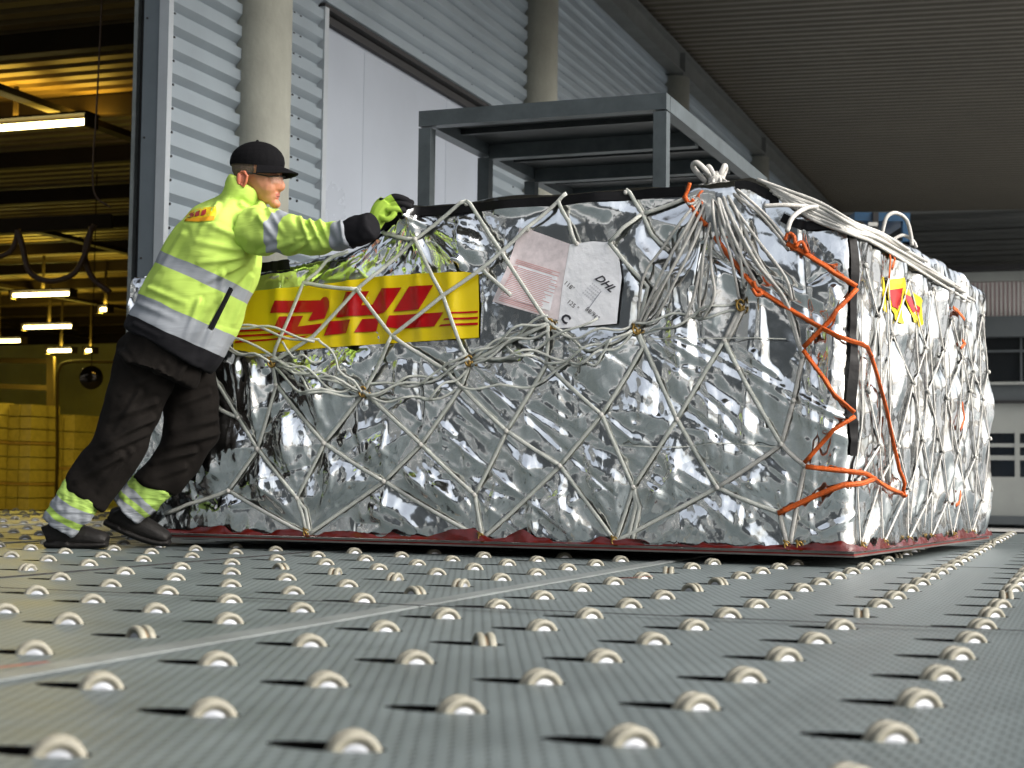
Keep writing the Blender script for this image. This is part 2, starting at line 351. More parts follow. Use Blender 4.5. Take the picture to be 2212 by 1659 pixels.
for pv in range(-9, 4):
    for i in range(5):
        vc = -.233 - DV * i + PV * pv
        par = (i + pv * 5) % 2 if True else 0
        # parity known in the middle panel (pv=0): i even -> row A, odd -> row B; the neighbour to the left starts like i=4
        A = ((i + (0 if pv == 0 else (pv % 2) * 0)) % 2 == 0)
        u00 = RU0 if A else RU0 + DU / 2
        j0 = -5 if A else -5
        for j in range(j0, 29):
            uc = u00 + DU * j
            if uc < U_MIN or uc > U_MAX: continue
            P = uv(uc, vc); x, y = proj(P)
            vis = (P[1] > .5 and -200 < x < 2412 and y < 1860)
            cell(uc, vc, DU / 2, DV / 2, vis)
            if vis: holes.append((uc, vc, P, x, y))
    # closing half cells at the two ends keep the sheet closed; seam strip between panels
    vs = -.233 + DV / 2 + PV * pv
    dk.add([uv(U_MIN - .3, vs), uv(U_MIN - .3, vs + PV - 5 * DV), uv(U_MAX + .3, vs + PV - 5 * DV), uv(U_MAX + .3, vs)], [(0, 1, 2, 3)])
deck = dk.build('deck', None, mats=[MT['deck'], MT['pit']]); tag(deck, kind='structure')
zb = MB(); zb.ubox(-3, 11.0, -14.3, 5.6, -.14, -.13); zb.ubox(10.9, 11.0, -14.3, 5.6, gz, -.0)
tag(zb.build('deck_pit', MT['pit']), kind='structure')
# near apron under and behind the camera
ap = MB(); ap.ubox(-12, .02, -14.3, 5.6, -.2, -.004)
tag(ap.build('apron', MT['pale_concrete']), kind='structure')
# seams and bright joint bars of the deck (sheets 3-4 mm proud)
sb = MB()
for pv in range(-8, 4):
    vc = -.233 + DV / 2 + PV * pv + (PV - 5 * DV) / 2
    if pv in (-2, 0, 1): 
        sb.ubox(.3, 10.8, vc - .004, vc + .004, .001, .004, 1)
    else:
        sb.ubox(.3, 10.8, vc - .034, vc + .022, .001, .006, 0); sb.ubox(.3, 10.8, vc - .036, vc - .0345, .001, .004, 1)
for u in (.9, 3.46, 6.03, 8.6):
    sb.ubox(u - .005, u + .005, -14, 5.5, .0065, .0075, 1)
tag(sb.build('deck_joint', None, mats=[MT['galv'], MT['dark']]), kind='structure')

mk_ = MB()
for (xa, ya, xb, yb, h_) in ((-20, 1456, 105, 1441, .006), (1338, 1256, 1412, 1250, .004)):
    A_, B_ = ground(xa, ya), ground(xb, yb); t_1 = (B_ - A_) / np.linalg.norm(B_ - A_); n_1 = np.array([-t_1[1], t_1[0], 0]) * h_; zz_ = np.array([0, 0, .0085])
    mk_.add([A_ - n_1 + zz_, B_ - n_1 + zz_, B_ + n_1 + zz_, A_ + n_1 + zz_], [(0, 1, 2, 3)])
tag(mk_.build('deck_marking', mat('faded_red_paint', (.38, .09, .06), .7, noise=.5, nscale=30)), kind='structure')
# ---- warehouse wall line
W0 = at(345, 500, 10.3); W0[2] = 0
wv0 = W0 @ VD; wu0 = W0 @ UD
def on_wall(x, y, off=0.):
    P = hit(x, y, W0 + VD * off, VD); return P @ UD - wu0, P[2]     # (s along the wall, height)
wh = empty('warehouse', 'grey blue warehouse with ribbed metal cladding and its big doorway open on yellow light', 'building')
def cladding(s0, s1, z0, z1, name='cladding', vv=None, mt='clad', per=.156, dep=.046, par=wh, flip=False):
    """horizontal trapezoidal ribs, real profile"""
    prof = []; z = z1 - ((z1 * 1000) % (per * 1000)) / 1000 + per
    ks = int((z1 - z0) / per) + 3; zz = []
    base = math.floor(z0 / per) * per
    for k in range(ks):
        b = base + k * per
        zz += [(b, 0), (b + .036, 0), (b + .078, dep), (b + .150, dep)]
    zz = [(min(max(a, z0), z1), d) for a, d in zz]
    v0 = wv0 if vv is None else vv
    vs = []; fs = []
    for a, d in zz:
        vs += [uv(wu0 + s0, v0 + d, a), uv(wu0 + s1, v0 + d, a)]
    for i in range(len(zz) - 1):
        if zz[i + 1][0] > zz[i][0] + 1e-6 : fs.append((2 * i, 2 * i + 1, 2 * i + 3, 2 * i + 2))
    return mk(name, vs, fs, MT[mt], par)
sd0, zd_top = on_wall(694, 24); sd1, _ = on_wall(1049, 300)
c1 = on_wall(555, 200)[0]
cladding(0.02, sd0 - .05, -.6, 6.6); cladding(sd0 - .05, sd1 + .05, zd_top + .06, 6.6); cladding(sd1 + .05, 30, -.6, 6.6)
# screws on the recessed flats (part: one mesh, a dotted pattern of the cladding)
sc = MB()
for k in range(-1, 42):
    z = k * .156 + .018
    for s in (.10, 1.0, 1.75, 2.35, sd0 - .35, 4.2, 5.4, 6.6, 8.2, 10.4, 12.5):
        if sd0 - .1 < s < sd1 and z < zd_top + .1: continue
        c = uv(wu0 + s, wv0 + .006, z); sc.ball(c, .011, n=6)
sc.build('screws', MT['dark'], wh)
# door leaf, frame and the shadow gap above it, put in as dark strips
d = MB(); d.ubox(wu0 + sd0 + .02, wu0 + sd1 - .02, wv0 - .10, wv0 - .05, -.6, zd_top - .06)
door = d.build('sliding_door', MT['door'], wh)
g = MB()
for k in (1, 3):
    s = sd0 + (sd1 - sd0) * k / 4; g.ubox(wu0 + s - .004, wu0 + s + .004, wv0 - .05, wv0 - .047, -.6, zd_top - .08)
g.build('panel_joint', MT['door'], door)
f = MB(); f.ubox(wu0 + sd0 - .05, wu0 + sd0 + .02, wv0 - .1, wv0 + .06, -.6, zd_top + .02)
f.build('door_frame', MT['trim'], wh); f = MB(); f.ubox(wu0 + sd1 - .02, wu0 + sd1 + .05, wv0 - .1, wv0 + .06, -.6, zd_top + .02)
f.build('door_frame', MT['trim'], wh)
f = MB(); f.ubox(wu0 + sd0 - .02, wu0 + sd1 + .05, wv0 - .1, wv0 + .045, zd_top + .02, zd_top + .058)
f.ubox(wu0 + sd0 + .02, wu0 + sd1 - .02, wv0 - .10, wv0 + .0, zd_top - .06, zd_top - .0); f.build('door_shadow_strip', MT['dark'], wh)
# corner: trim, flat jamb panel facing the camera, dark slot, bright edge post
def front_x(x, Y): return at(x, 500, Y)[0]
f = MB(); f.ubox(wu0 - .035, wu0 + .02, wv0 - .02, wv0 + .05, -.6, 6.6); f.build('corner_trim', MT['trim'], wh)
jl = at(262, 600, 10.15) @ VD; jr = wv0 - .02
f = MB(); f.ubox(wu0 - .03, wu0 + .25, jl, jr, -.6, 6.6); f.build('jamb', MT['jamb'], wh)
f = MB()
for k in range(5): f.ball(uv(wu0 - .032, jl + .025, .9 + k * .78), .008, n=6)
f.build('jamb_screws', MT['dark'], wh)
jd = at(244, 600, 10.2) @ VD; je = at(236, 600, 10.2) @ VD
f = MB(); f.ubox(wu0 + .06, wu0 + .3, jd, jl, -.6, 6.6); f.build('door_slot', MT['dark'], wh)
f = MB(); f.ubox(wu0 + .02, wu0 + .16, je - .006, jd, .1, 6.6); f.build('edge_post', MT['galv'], wh)
# wing of the warehouse to the left of the doorway and along the near side (outside the frame; side wall added to darken what the foil mirrors)
oL = je - 4.6
f = MB(); f.ubox(wu0 - .03, wu0 + .25, oL - 3.2, oL, -.6, 6.6); f.build('front_wall', MT['clad'], wh)
cladding(-26, -.03, -.6, 11.5, 'added_side_wall', vv=oL - 3.2, mt='wing', per=.312)
f = MB(); f.ubox(wu0 - .2, wu0 + .3, oL, je, 5.3, 6.6); f.build('lintel', MT['jamb'], wh)
# ---- interior
UB, VL, VR = 39.5, -52., wv0 - .15
f = MB()
f.ubox(wu0 + .3, UB, VL, VR, -.90, -.88, 0)
tag(f.build('warehouse_floor', MT['plast']), kind='structure')
f = MB(); f.ubox(UB, UB + .2, VL, VR, -.88, 4.6); f.ubox(wu0 + .3, UB, VR, VR + .08, -.88, 6.4); f.ubox(wu0 + .3, UB, VL - .2, VL, -.88, 6.4)
f.build('inner_wall', MT['plast'], wh)
f = MB(); n = int((UB - wu0) / .3)
for k in range(n):
    u = wu0 + .35 + k * .3; f.ubox(u, u + .15, VL, VR, 4.42, 4.50); f.ubox(u + .15, u + .3, VL, VR, 4.50, 4.54)
f.build('inner_ceiling', MT['iceil'], wh)
f = MB()
for u in np.arange(wu0 + 1.2, UB, 2.35):
    f.ubox(u, u + .14, VL, VR, 4.20, 4.40)
for v in np.arange(VL + 3, VR, 5.5): f.ubox(wu0 + .5, UB, v, v + .16, 4.13, 4.20)
f.ubox(UB - .3, UB - .1, VL, VR, 4.0, 4.4); f.build('roof_beams', MT['ibeam'], wh)
# threshold
f = MB(); f.ubox(wu0 + .2, wu0 + 1.1, oL - 2, VR - .1, -.86, -.012); f.build('threshold', MT['galv'], wh)

# lamps inside: thing per lamp, its own light with it
def emis(name, col, st):
    m, t, b = nmat(name); b.inputs['Emission Color'].default_value = (*col, 1); b.inputs['Emission Strength'].default_value = st; b.inputs['Base Color'].default_value = (.8, .7, .4, 1); return m
MT['tube'] = emis('lamp_tube', (1, .80, .30), 9)
MT['refl'] = mat('lamp_reflector', (.75, .62, .25), .5)
def lamp(x0, y0, x1, y1, Y, lab, en, light=True):
    A, B = at(x0, y0, Y), at(x1, y1, Y); c = (A + B) / 2; L = np.linalg.norm(B - A)
    dirv = -VD; P0, P1 = c + dirv * L / 2, c - dirv * L / 2
    e = empty('fluorescent_lamp', lab, 'lamp', 'fluorescent lamps under the warehouse roof', c)
    loc = lambda q: q - c
    m = MB(); m.tube([loc(P0), loc(P1)], .035, 8); m.build('tube', MT['tube'], e)
    m = MB(); m.box((0, 0, .075), VD * L / 2 * 1.02, UD * .13, (0, 0, .012)); m.box(loc(P0), UD * .1, VD * .02, (0, 0, .07)); m.box(loc(P1), UD * .1, VD * .02, (0, 0, .07)); m.build('housing', MT['ibeam'], e)
    m = MB(); m.box((0, 0, (4.40 - c[2]) / 2 + .04), VD * .02, UD * .02, (0, 0, max(.02, (4.40 - c[2]) / 2 - .05))); m.build('hanger', MT['ibeam'], e)
    if light:
        ld = bpy.data.lights.new('lamp_light', 'AREA'); ld.shape = 'RECTANGLE'; ld.size = L; ld.size_y = .12; ld.energy = en; ld.color = (1, .62, .08) if en == 24 else (1, .76, .10)
        lo = bpy.data.objects.new('lamp_light', ld); COL.objects.link(lo); lo.parent = e; lo.location = (0, 0, -.06); lo.rotation_euler = (0, 0, -TH)
        l2 = ld.copy(); l2.energy = en * (1.1 if en == 24 else .25); lo2 = bpy.data.objects.new('lamp_uplight', l2); COL.objects.link(lo2); lo2.parent = e; lo2.location = (0, 0, .11); lo2.rotation_euler = (math.pi, 0, TH)
lamp(-160, 282, 226, 266, 17.0, 'long glowing lamp nearest the doorway, high in the dark opening', 24)
lamp(15, 640, 170, 632, 29, 'glowing lamp below the hanging hose loops', 115)
lamp(40, 708, 172, 704, 34, 'glowing lamp just below and right of the lamp under the hoses', 115)
lamp(-70, 738, 62, 736, 36, 'glowing lamp cut off by the left edge of the photo', 110)
lamp(98, 758, 166, 757, 37, 'short glowing lamp above the curved pipe and the dark mirror', 100)
lamp(214, 669, 240, 668, 31, 'lamp half hidden behind the bright door edge post', 40)
lamp(183, 758, 208, 757, 37.5, 'tiny glowing lamp directly above the dark round mirror', 30)
# hanging hoses
def hose(pts, r, lab):
    P = smooth_path([at(x, y, Y) for x, y, Y in pts], 10); m = MB(); m.tube(P, r, 8)
    return tag(m.build('hanging_hose', MT['hose'], smooth=True), lab, 'hose', 'hoses hanging inside the doorway')
hose([(38, 497, 15), (48, 530, 15), (60, 580, 15), (85, 602, 15), (120, 606, 15), (160, 590, 15), (185, 545, 15), (198, 490, 15)], .028, 'wide dark hose loop hanging in the middle of the doorway')
hose([(204, 485, 15.1), (188, 520, 15.1), (184, 560, 15.1), (200, 600, 15.1), (238, 632, 15.1)], .028, 'dark hose curving down behind the bright door edge')
hose([(38, 497, 15.2), (34, 520, 15.2), (20, 545, 15.2), (-20, 560, 15.2)], .026, 'dark hose running out at the left edge')
hose([(220, 0, 12), (214, 130, 12), (207, 262, 12), (202, 330, 12), (201, 400, 12), (212, 430, 12), (240, 448, 12)], .007, 'thin black cable dangling past the nearest lamp')
f = MB(); f.bar(at(-60, 492, 15.3), at(242, 478, 15.3), .08, .13); tag(f.build('hose_rail', MT['ibeam']), 'brown steel rail from which the hoses hang', 'rail')
# pallets of wrapped cartons
def pallet_stack(x0, x1, y0, Y, nb, lab):
    z0 = -.88; A = at(x0, 1000, Y); B = at(x1, 1000, Y); cx = (A + B) / 2; W = np.linalg.norm(B - A); zt = at(x0, y0, Y)[2]
    e = empty('carton_pallet', lab, 'pallet', 'wrapped carton pallets at the back of the warehouse', (cx[0], cx[1], z0))
    m = MB()
    for k in (-1, 0, 1): m.box(VD * k * W * .4 + np.array([0, 0, .06]), VD * W * .07, UD * .5, (0, 0, .06))
    m.box((0, 0, .135), VD * W / 2, UD * .5, (0, 0, .013)); m.box((0, 0, .012), VD * W / 2, UD * .5, (0, 0, .012)); m.build('wooden_pallet', MT['wood'], e)
    H = zt - z0 - .15; hh = H / nb
    for k in range(nb):
        m = MB(); nr = 3
        for r_ in range(nr):
            for c_ in range(3):
                m.box(VD * (c_ - 1) * W / 3.02 + np.array([0, 0, .15 + k * hh + (r_ + .5) * hh * .93 / nr]), VD * W / 6.7, UD * .48, (0, 0, hh * .93 / nr / 2 - .012))
        m.build('carton_layer', MT['kraft'], e)
        if k:
            m = MB(); m.box((0, 0, .15 + k * hh - hh * .035), VD * W / 2, UD * .49, (0, 0, hh * .03)); m.build('spacer_board', MT['wood'], e)
pallet_stack(14, 104, 868, 33.5, 3, 'tall stack of wrapped cartons left of the dark pipe')
pallet_stack(110, 196, 888, 34.2, 2, 'carton stack just right of the tall one, behind the trouser leg')
pallet_stack(-90, 5, 862, 33, 3, 'carton stack cut by the left edge of the photo')
# dark round mirror, pipe, wall frames
mc = at(197, 816, 22); e = empty('convex_mirror', 'dark round convex mirror hanging under the lamps', 'mirror', None, mc)
m = MB(); m.ball((0, 0, 0), .165, .07, .165, 20); m.build('dome', mat('mirror_dark', (.05, .04, .03), .08, .9), e, True)
m = MB(); m.tube([(0, 0, .15), (0, 0, 4.4 - mc[2])], .008, 6); m.build('rod', MT['ibeam'], e)
P = smooth_path([at(124, 990, 33), at(124, 850, 33), at(127, 800, 33), at(150, 782, 33), at(236, 782, 33)], 6); P.append(P[-1]+VD*1.)
m = MB(); m.tube([np.array([P[0][0], P[0][1], -.88])] + P, .035, 8); tag(m.build('bent_pipe', MT['ibeam'], smooth=True), 'dark pipe bent over in front of the yellow back wall', 'pipe')
f = MB(); a0, b0 = at(-40, 775, UB / .94 - 6), at(112, 780, UB / .94 - 6)
for (xa, ya, xb, yb) in ((-40, 778, 112, 780), (-40, 833, 112, 838), (112, 775, 112, 845)):
    f.bar(at(xa, ya, 38), at(xb, yb, 38), .12, .12)
f.bar(at(110, 770, 37), at(110, 1040, 37), .16, .16)
f.build('wall_frame', MT['ibeam'], wh)

# ---- concrete columns
ccol = [(555, 'nearest thick round concrete column, behind the worker'), (1155, 'round concrete column left of the rack roof, second from the doorway'), (1452, 'concrete column whose top shows just behind the rack corner'), (1652, 'small far column seen just above the rack side rail')]
col_s = [on_wall(x, 200, .06)[0] for x, _ in ccol]
col_s[3] = col_s[2] + (col_s[2] - col_s[1])
def column(s, lab):
    c = uv(wu0 + s, wv0 + .09, 0); m = MB(); n = 40; R = .212
    e = empty('concrete_column', lab, 'column', 'round concrete columns along the warehouse wall', c + np.array([0, 0, gz]))
    m.tube([(0, 0, 0), (0, 0, 5.93 - gz)], R, n, cap=True); m.build('shaft', MT['conc'], e, True)
    m = MB(); m.box((0, 0, 5.95 - gz), UD * .17, VD * .17, (0, 0, .02)); m.build('bearing_plate', MT['beam'], e)
for s, (_, lab) in zip(col_s, ccol): column(s, lab)

# ---- canopy: edge beam, ribbed ceiling pitched slightly down away from the wall
cn = empty('canopy', 'dark ribbed metal canopy roof over the dock with its long edge beam', 'canopy')
bv = wv0 + .16
f = MB(); f.ubox(2., 37.5, bv - .10, bv + .10, 5.97, 5.99); f.ubox(2., 37.5, bv - .10, bv + .10, 6.29, 6.31); f.ubox(2., 37.5, bv - .012, bv + .012, 5.99, 6.29)
for u in [wu0 + s for s in col_s]: f.ubox(u - .01, u + .01, bv - .09, bv + .09, 5.99, 6.29)
f.build('edge_beam', MT['beam'], cn)
CU0, CU1, CV0, CV1 = 2.0, 36.6, wv0 - .5, 1.1
PT = math.tan(math.radians(1.6))
vs = []; fs = []; u = CU0; zz = []
while u < CU1:
    zz += [(u, 0), (u + .10, 0), (u + .13, .05), (u + .20, .05)]; u += .23
for uu, dz in zz:
    vs += [uv(uu, CV0, 6.42 + dz + PT * 0), uv(uu, CV1, 6.42 + dz - PT * (CV1 - CV0))]
fs = [(2 * i, 2 * i + 1, 2 * i + 3, 2 * i + 2) for i in range(len(zz) - 1)]
mk('ceiling_sheet', vs, fs, MT['ceil'], cn)
f = MB(); f.box(uv((CU0 + CU1) / 2, (CV0 + CV1) / 2, 6.42 + .16 - PT * (CV1 - CV0) / 2), UD * (CU1 - CU0) / 2, (VD * (CV1 - CV0) / 2 - np.array([0, 0, PT * (CV1 - CV0) / 2])), (0, 0, .03)); f.build('roof_deck', MT['beam'], cn)
f = MB(); f.ubox(CU0, CU1, CV1 - .1, CV1 + .02, 6.0, 6.6); f.build('fascia', MT['beam'], cn)

# ---- far building
fb = empty('far_building', 'distant grey building with ribbed upper wall, pink band, dark windows and pale plinth', 'building')
UF = 36.9; 
def fz(y, x=2150): return hit(x, y, UD * UF, UD)[2]
def fv(x, y=800): return hit(x, y, UD * UF, UD) @ VD
def fbox(x0, x1, y0, y1, o, th, m, par=fb, name='panel', ):
    q = MB(); q.ubox(UF - o - th, UF - o, fv(x0), fv(x1), fz(y1), fz(y0)); return q.build(name, MT[m], par)
# upper ribbed wall
zz = []; z = fz(588); ztop = 7.0
while z < ztop: zz += [(z, 0), (z + .10, 0), (z + .13, .05), (z + .2, .05)]; z += .24
vL, vR = fv(1500), fv(2600) + 10
vs = []; 
for z, dd in zz: vs += [uv(UF - .1 - dd, vL, z), uv(UF - .1 - dd, vR, z)]
mk('ribbed_wall', vs, [(2 * i, 2 * i + 1, 2 * i + 3, 2 * i + 2) for i in range(len(zz) - 1)], MT['clad2'], fb)
def fwide(y0, y1, o, th, m, name): q = MB(); q.ubox(UF - o - th, UF - o, vL, vR, fz(y1), fz(y0)); return q.build(name, MT[m], fb)
fwide(580, 590, 0.1, .5, 'dark', 'drip_edge')
fwide(590, 610, 0.0, .25, 'greyl', 'gutter')
fwide(610, 686, 0.0, .12, 'pink', 'colour_band')
q = MB()
for k in range(90):
    v = fv(1980) + k * .09; q.ubox(UF - .145, UF - .12, v, v + .035, fz(685), fz(611))
q.build('band_ribs', MT['white'], fb)
fwide(686, 730, 0.0, .3, 'greyf', 'lintel')
fwide(730, 826, 0.0, .05, 'win', 'window')
q = MB()
for k in range(-8, 9):
    v = fv(2118) + k * .86; q.ubox(UF - .12, UF - .05, v - .02, v + .02, fz(826), fz(730))
q.ubox(UF - .115, UF - .05, vL, vR, fz(762), fz(757)); q.build('mullion', MT['greyf'], fb)
fwide(826, 832, 0.0, .18, 'greyl', 'sill'); fwide(832, 866, 0.0, .12, 'greyf', 'apron_panel'); fwide(866, 872, 0.0, .2, 'dark', 'ledge')
fwide(872, 930, 0.0, .1, 'greyl', 'pale_panel'); 
fwide(930, 1030, 0.0, .05, 'win', 'lower_window')
q = MB()
for k in range(-5, 4):
    v = fv(2197) + k * .80; q.ubox(UF - .14, UF - .05, v - .05, v + .05, fz(1030), fz(928))
for y0, y1 in ((928, 936), (958, 966), (984, 994)): q.ubox(UF - .13, UF - .05, vL, vR, fz(y1), fz(y0))
q.build('window_frame', MT['greyl'], fb)
fwide(1030, 1113, 0.0, .14, 'greyl', 'plinth'); fwide(1113, 1131, 0.0, .6, 'greyf', 'base_kerb'); 
q = MB(); q.ubox(UF, UF + 8, vL, vR, gz, 9); q.build('wall_mass', MT['greyf'], fb)
# opposite building behind the camera (added out of view to darken the foil's reflections)
ob = empty('added_opposite_building', 'long grey building behind the camera, added unseen to darken the foil', 'building')
q = MB()
for k in range(6): q.ubox(-24 + k * 5.2, -21.2 + k * 5.2, oL - 3.2, oL - 3.12, -.6, 3.9)
q.build('added_dock_door', MT['greyf'], wh)  # unseen doors added to the side wall as dark streaks in the foil
q = MB()
for k in range(6): q.ubox(-24.2 + k * 5.2, -21.0 + k * 5.2, oL - 3.2, oL - 3.10, 4.0, 4.5)
q.build('added_dock_lintel', MT['white'], wh)  # unseen pale lintels added above those doors, mirrored in the foil
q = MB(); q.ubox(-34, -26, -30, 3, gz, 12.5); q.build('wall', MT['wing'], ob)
q = MB()
for k in range(8): q.ubox(-26, -25.95, -28 + k * 4.2, -25.5 + k * 4.2, .2, 4.2)
q.build('added_dock_door', MT['greyf'], ob)  # more unseen doors added for the foil to mirror

# ---- grey steel rack behind the load
FRt = at(1440, 200, 8.76); FLt = at(905, 240, 9.29); RRt = at(1675, 385, 11.2)
zt = FRt[2]; FL2 = np.array([FLt[0], FLt[1], 0]); FR2 = np.array([FRt[0], FRt[1], 0]); RR2 = np.array([RRt[0], RRt[1], 0])
ra = (FL2 - FR2); rw = np.linalg.norm(ra); ra /= rw; rb = (RR2 - FR2); rb -= ra * (rb @ ra); rl = np.linalg.norm(rb); rb /= rl
rk = empty('steel_rack', 'open grey steel frame rack with a flat sheet roof behind the cargo', 'rack', None, FR2)
Zv = np.array([0, 0, 1.])
def RP(a, b, z): return ra * a + rb * b + Zv * z
t_ = .075
for (a, b) in ((t_ / 2, t_ / 2), (rw - t_ / 2, t_ / 2), (rw - t_ / 2, rl * .36), (rw - t_ / 2, rl * .68), (rw - t_ / 2, rl - t_ / 2), (t_ / 2, rl - t_ / 2)):
    q = MB(); q.box(RP(a, b, (zt - .1) / 2), ra * t_ / 2, rb * t_ / 2, Zv * (zt - .1) / 2); q.build('post', MT['rack'], rk)
q = MB(); q.box(RP(rw / 2, t_ / 2, zt - .045), ra * (rw / 2), rb * (t_ / 2 + .002), Zv * .045); q.build('front_rail', MT['rack'], rk)
q = MB(); q.box(RP(rw / 2, rl - t_ / 2, zt - .045), ra * (rw / 2), rb * (t_ / 2), Zv * .045); q.build('rear_rail', MT['rack'], rk)
for a in (t_ / 2 - .002, rw - t_ / 2 + .002):
    q = MB(); q.box(RP(a, rl / 2, zt - .046), ra * t_ / 2, rb * (rl / 2 - t_), Zv * .044); q.build('side_rail', MT['rack'], rk)
for b in (.36, .68):
    q = MB(); q.box(RP(rw / 2, rl * b, zt - .065), ra * (rw / 2 - t_), rb * .04, Zv * .045); q.build('cross_rail', MT['rack'], rk)
q = MB(); q.box(RP(rw / 2, rl / 2, zt - .012), ra * (rw / 2 - t_), rb * (rl / 2 - t_), Zv * .006); q.build('roof_sheet', MT['rackroof'], rk)
for b in (0.18, .52, .84):
    q = MB(); q.box(RP(rw / 2, rl * b, zt - .03), ra * (rw / 2 - t_), rb * .02, Zv * .018); q.build('stiffener', MT['rackroof'], rk)

# ---- blue loader top behind the cargo
bl = empty('high_loader', 'blue cargo loader whose top shows behind the right end of the wrapped load', 'loader', None, ground(1900, 1110))
B0 = np.array(bl.location)
def bb(x0, x1, y0, y1, Y, dep, m, nm):
    q = MB(); A, B_ = at(x0, y0, Y), at(x1, y1, Y); c = (A + B_) / 2 + np.array([0, dep / 2, 0]) - B0
    q.box(c, (abs(B_[0] - A[0]) / 2, 0, 0), (0, dep / 2, 0), (0, 0, abs(A[2] - B_[2]) / 2)); return q.build(nm, MT[m], bl)
Yb = 19.
bb(1846, 1966, 458, 478, Yb, 1.6, 'blue', 'top_rail'); bb(1950, 1966, 478, 1090, Yb, .1, 'blue', 'post'); bb(1846, 1860, 478, 1090, Yb, .1, 'blue', 'post')
bb(1886, 1898, 458, 500, Yb - .03, .03, 'dark', 'bracket'); bb(1876, 1896, 480, 488, Yb - .06, .03, 'white', 'white_label')  # bracket and a plain white label, no lamp
bb(1846, 1966, 520, 560, Yb, 1.2, 'blue', 'lower_rail'); bb(1820, 1990, 800, 1090, Yb + .2, 2.4, 'blue', 'platform')

# ================================================================== PALLET AND LOAD
A3 = ground(3205 / 1.736, 2088 / 1.736, .04); B3 = ground(660 / 1.736, 2015 / 1.736, .04); R3 = ground(3697 / 1.736, 2022 / 1.736, .04)
C0 = np.array([A3[0], A3[1], 0.]); da = B3 - A3; da[2] = 0; da /= np.linalg.norm(da); db = R3 - A3; db[2] = 0; LB = np.linalg.norm(db); db /= LB
LA = 3.05; LB = 2.42
NF = np.array([-da[1], da[0], 0]); NF = NF if NF[1] < 0 else -NF          # outward normal of the long face
NR = np.array([db[1], -db[0], 0])                                        # outward normal of the end face
PZ0, PZ1 = .037, .058
def PP(a, b, z=0.): return C0 + da * a + db * b + np.array([0, 0, z])
pl = empty('cargo_pallet', 'thin aluminium air cargo pallet with a red edge line, lying on the rollers', 'pallet', None, C0)
def slab(a0, a1, b0, b1, z0, z1, m, nm, par=pl):
    q = [PP(a, b, z) - C0 for z in (z0, z1) for a, b in ((a0, b0), (a1, b0), (a1, b1), (a0, b1))]
    return mk(nm, q, [(0, 1, 2, 3), (4, 7, 6, 5), (0, 4, 5, 1), (1, 5, 6, 2), (2, 6, 7, 3), (3, 7, 4, 0)], MT[m], par)
slab(.05, LA - .05, .05, LB - .05, PZ0 + .004, PZ1 - .004, 'alu', 'sheet')
# extruded rim: lower lip, groove with red paint, upper lip
for (z0, z1, o, mtn, nm) in ((PZ0, PZ0 + .006, 0., 'alu', 'lower_lip'), (PZ0 + .006, PZ0 + .012, .004, 'red', 'red_line'), (PZ0 + .012, PZ1 - .001, .001, 'alu', 'upper_lip')):
    q = MB()
    def seg(a0, a1, b0, b1):
        v = [PP(a, b, z) - C0 for z in (z0, z1) for a, b in ((a0, b0), (a1, b0), (a1, b1), (a0, b1))]
        q.add(v, [(0, 1, 2, 3), (4, 7, 6, 5), (0, 4, 5, 1), (1, 5, 6, 2), (2, 6, 7, 3), (3, 7, 4, 0)])
    seg(o, LA - o, o, .06); seg(o, LA - o, LB - .06, LB - o); seg(o, .06, .0605, LB - .0605); seg(LA - .06, LA - o, .0605, LB - .0605)
    q.build(nm, MT[mtn], pl)

IN = .014     # inset of the wrapped goods from the pallet edge
FO = C0 + da * IN + db * IN
LF = LA - 2 * IN; LR = LB - 2 * IN
def on_front(x, y, off=0.):
    P = hit(x, y, FO + NF * off, NF); r = P - FO; # solve in (da, db) basis, b component 0 for off=0
    s = r @ da; return s, P[2]
def on_right(x, y, off=0.):
    P = hit(x, y, FO + NR * off, NR); return (P - FO) @ db, P[2]
ZB = PZ1 + .002
# top profile in unfolded coordinate W: W<0 -> long face (s=-W), W>0 -> end face
prof = []
for x, y in ((880, 444), (1000, 430), (1200, 414), (1340, 405), (1480, 399), (1560, 392), (1620, 381)):
    s, z = on_front(x, y); prof.append((-s, z))
prof += [(-on_front(x, y)[0], on_front(x, y)[1]) for x, y in ((862, 446), (835, 478), (790, 522), (740, 545), (650, 560), (565, 574), (480, 588), (300, 596), (200, 604))]
for x, y in ((1846, 470), (1900, 490), (1960, 520), (2020, 552), (2070, 582), (2105, 612)):
    s, z = on_right(x, y); prof.append((max(s, .0), z))
prof.sort(); prof = [p_ for p_ in prof]
pw = np.array([p_[0] for p_ in prof]); pz = np.array([p_[1] for p_ in prof])
def topz(W): return np.interp(W, pw, pz)
print('PROFILE', [(round(a, 2), round(b, 2)) for a, b in prof], 'LF', LF, LR)
def sel(x, y, off=0.):
    """unfolded (W, z) under a pixel of the photo"""
    s, z = on_front(x, y, .02 + off)
    if s >= -.005: return -s, z
    t, z = on_right(x, y, .02 + off); return max(t, 0.), z
RC = .05
def surf(W, z, off=0.):
    """point on the flat wrapped box (rounded vertical corner) at unfolded W"""
    W = float(W)
    if W <= -RC: return FO + da * (-W) + NF * off + np.array([0, 0, z])
    if W >= RC: return FO + db * W + NR * off + np.array([0, 0, z])
    t = (W + RC) / (2 * RC); a = FO + da * RC; b = FO + db * RC
    n = NF * (1 - t) + NR * t; n /= np.linalg.norm(n)
    p = a * (1 - t) ** 2 + b * t ** 2 + FO * 2 * t * (1 - t)
    return p + n * off + np.array([0, 0, z])

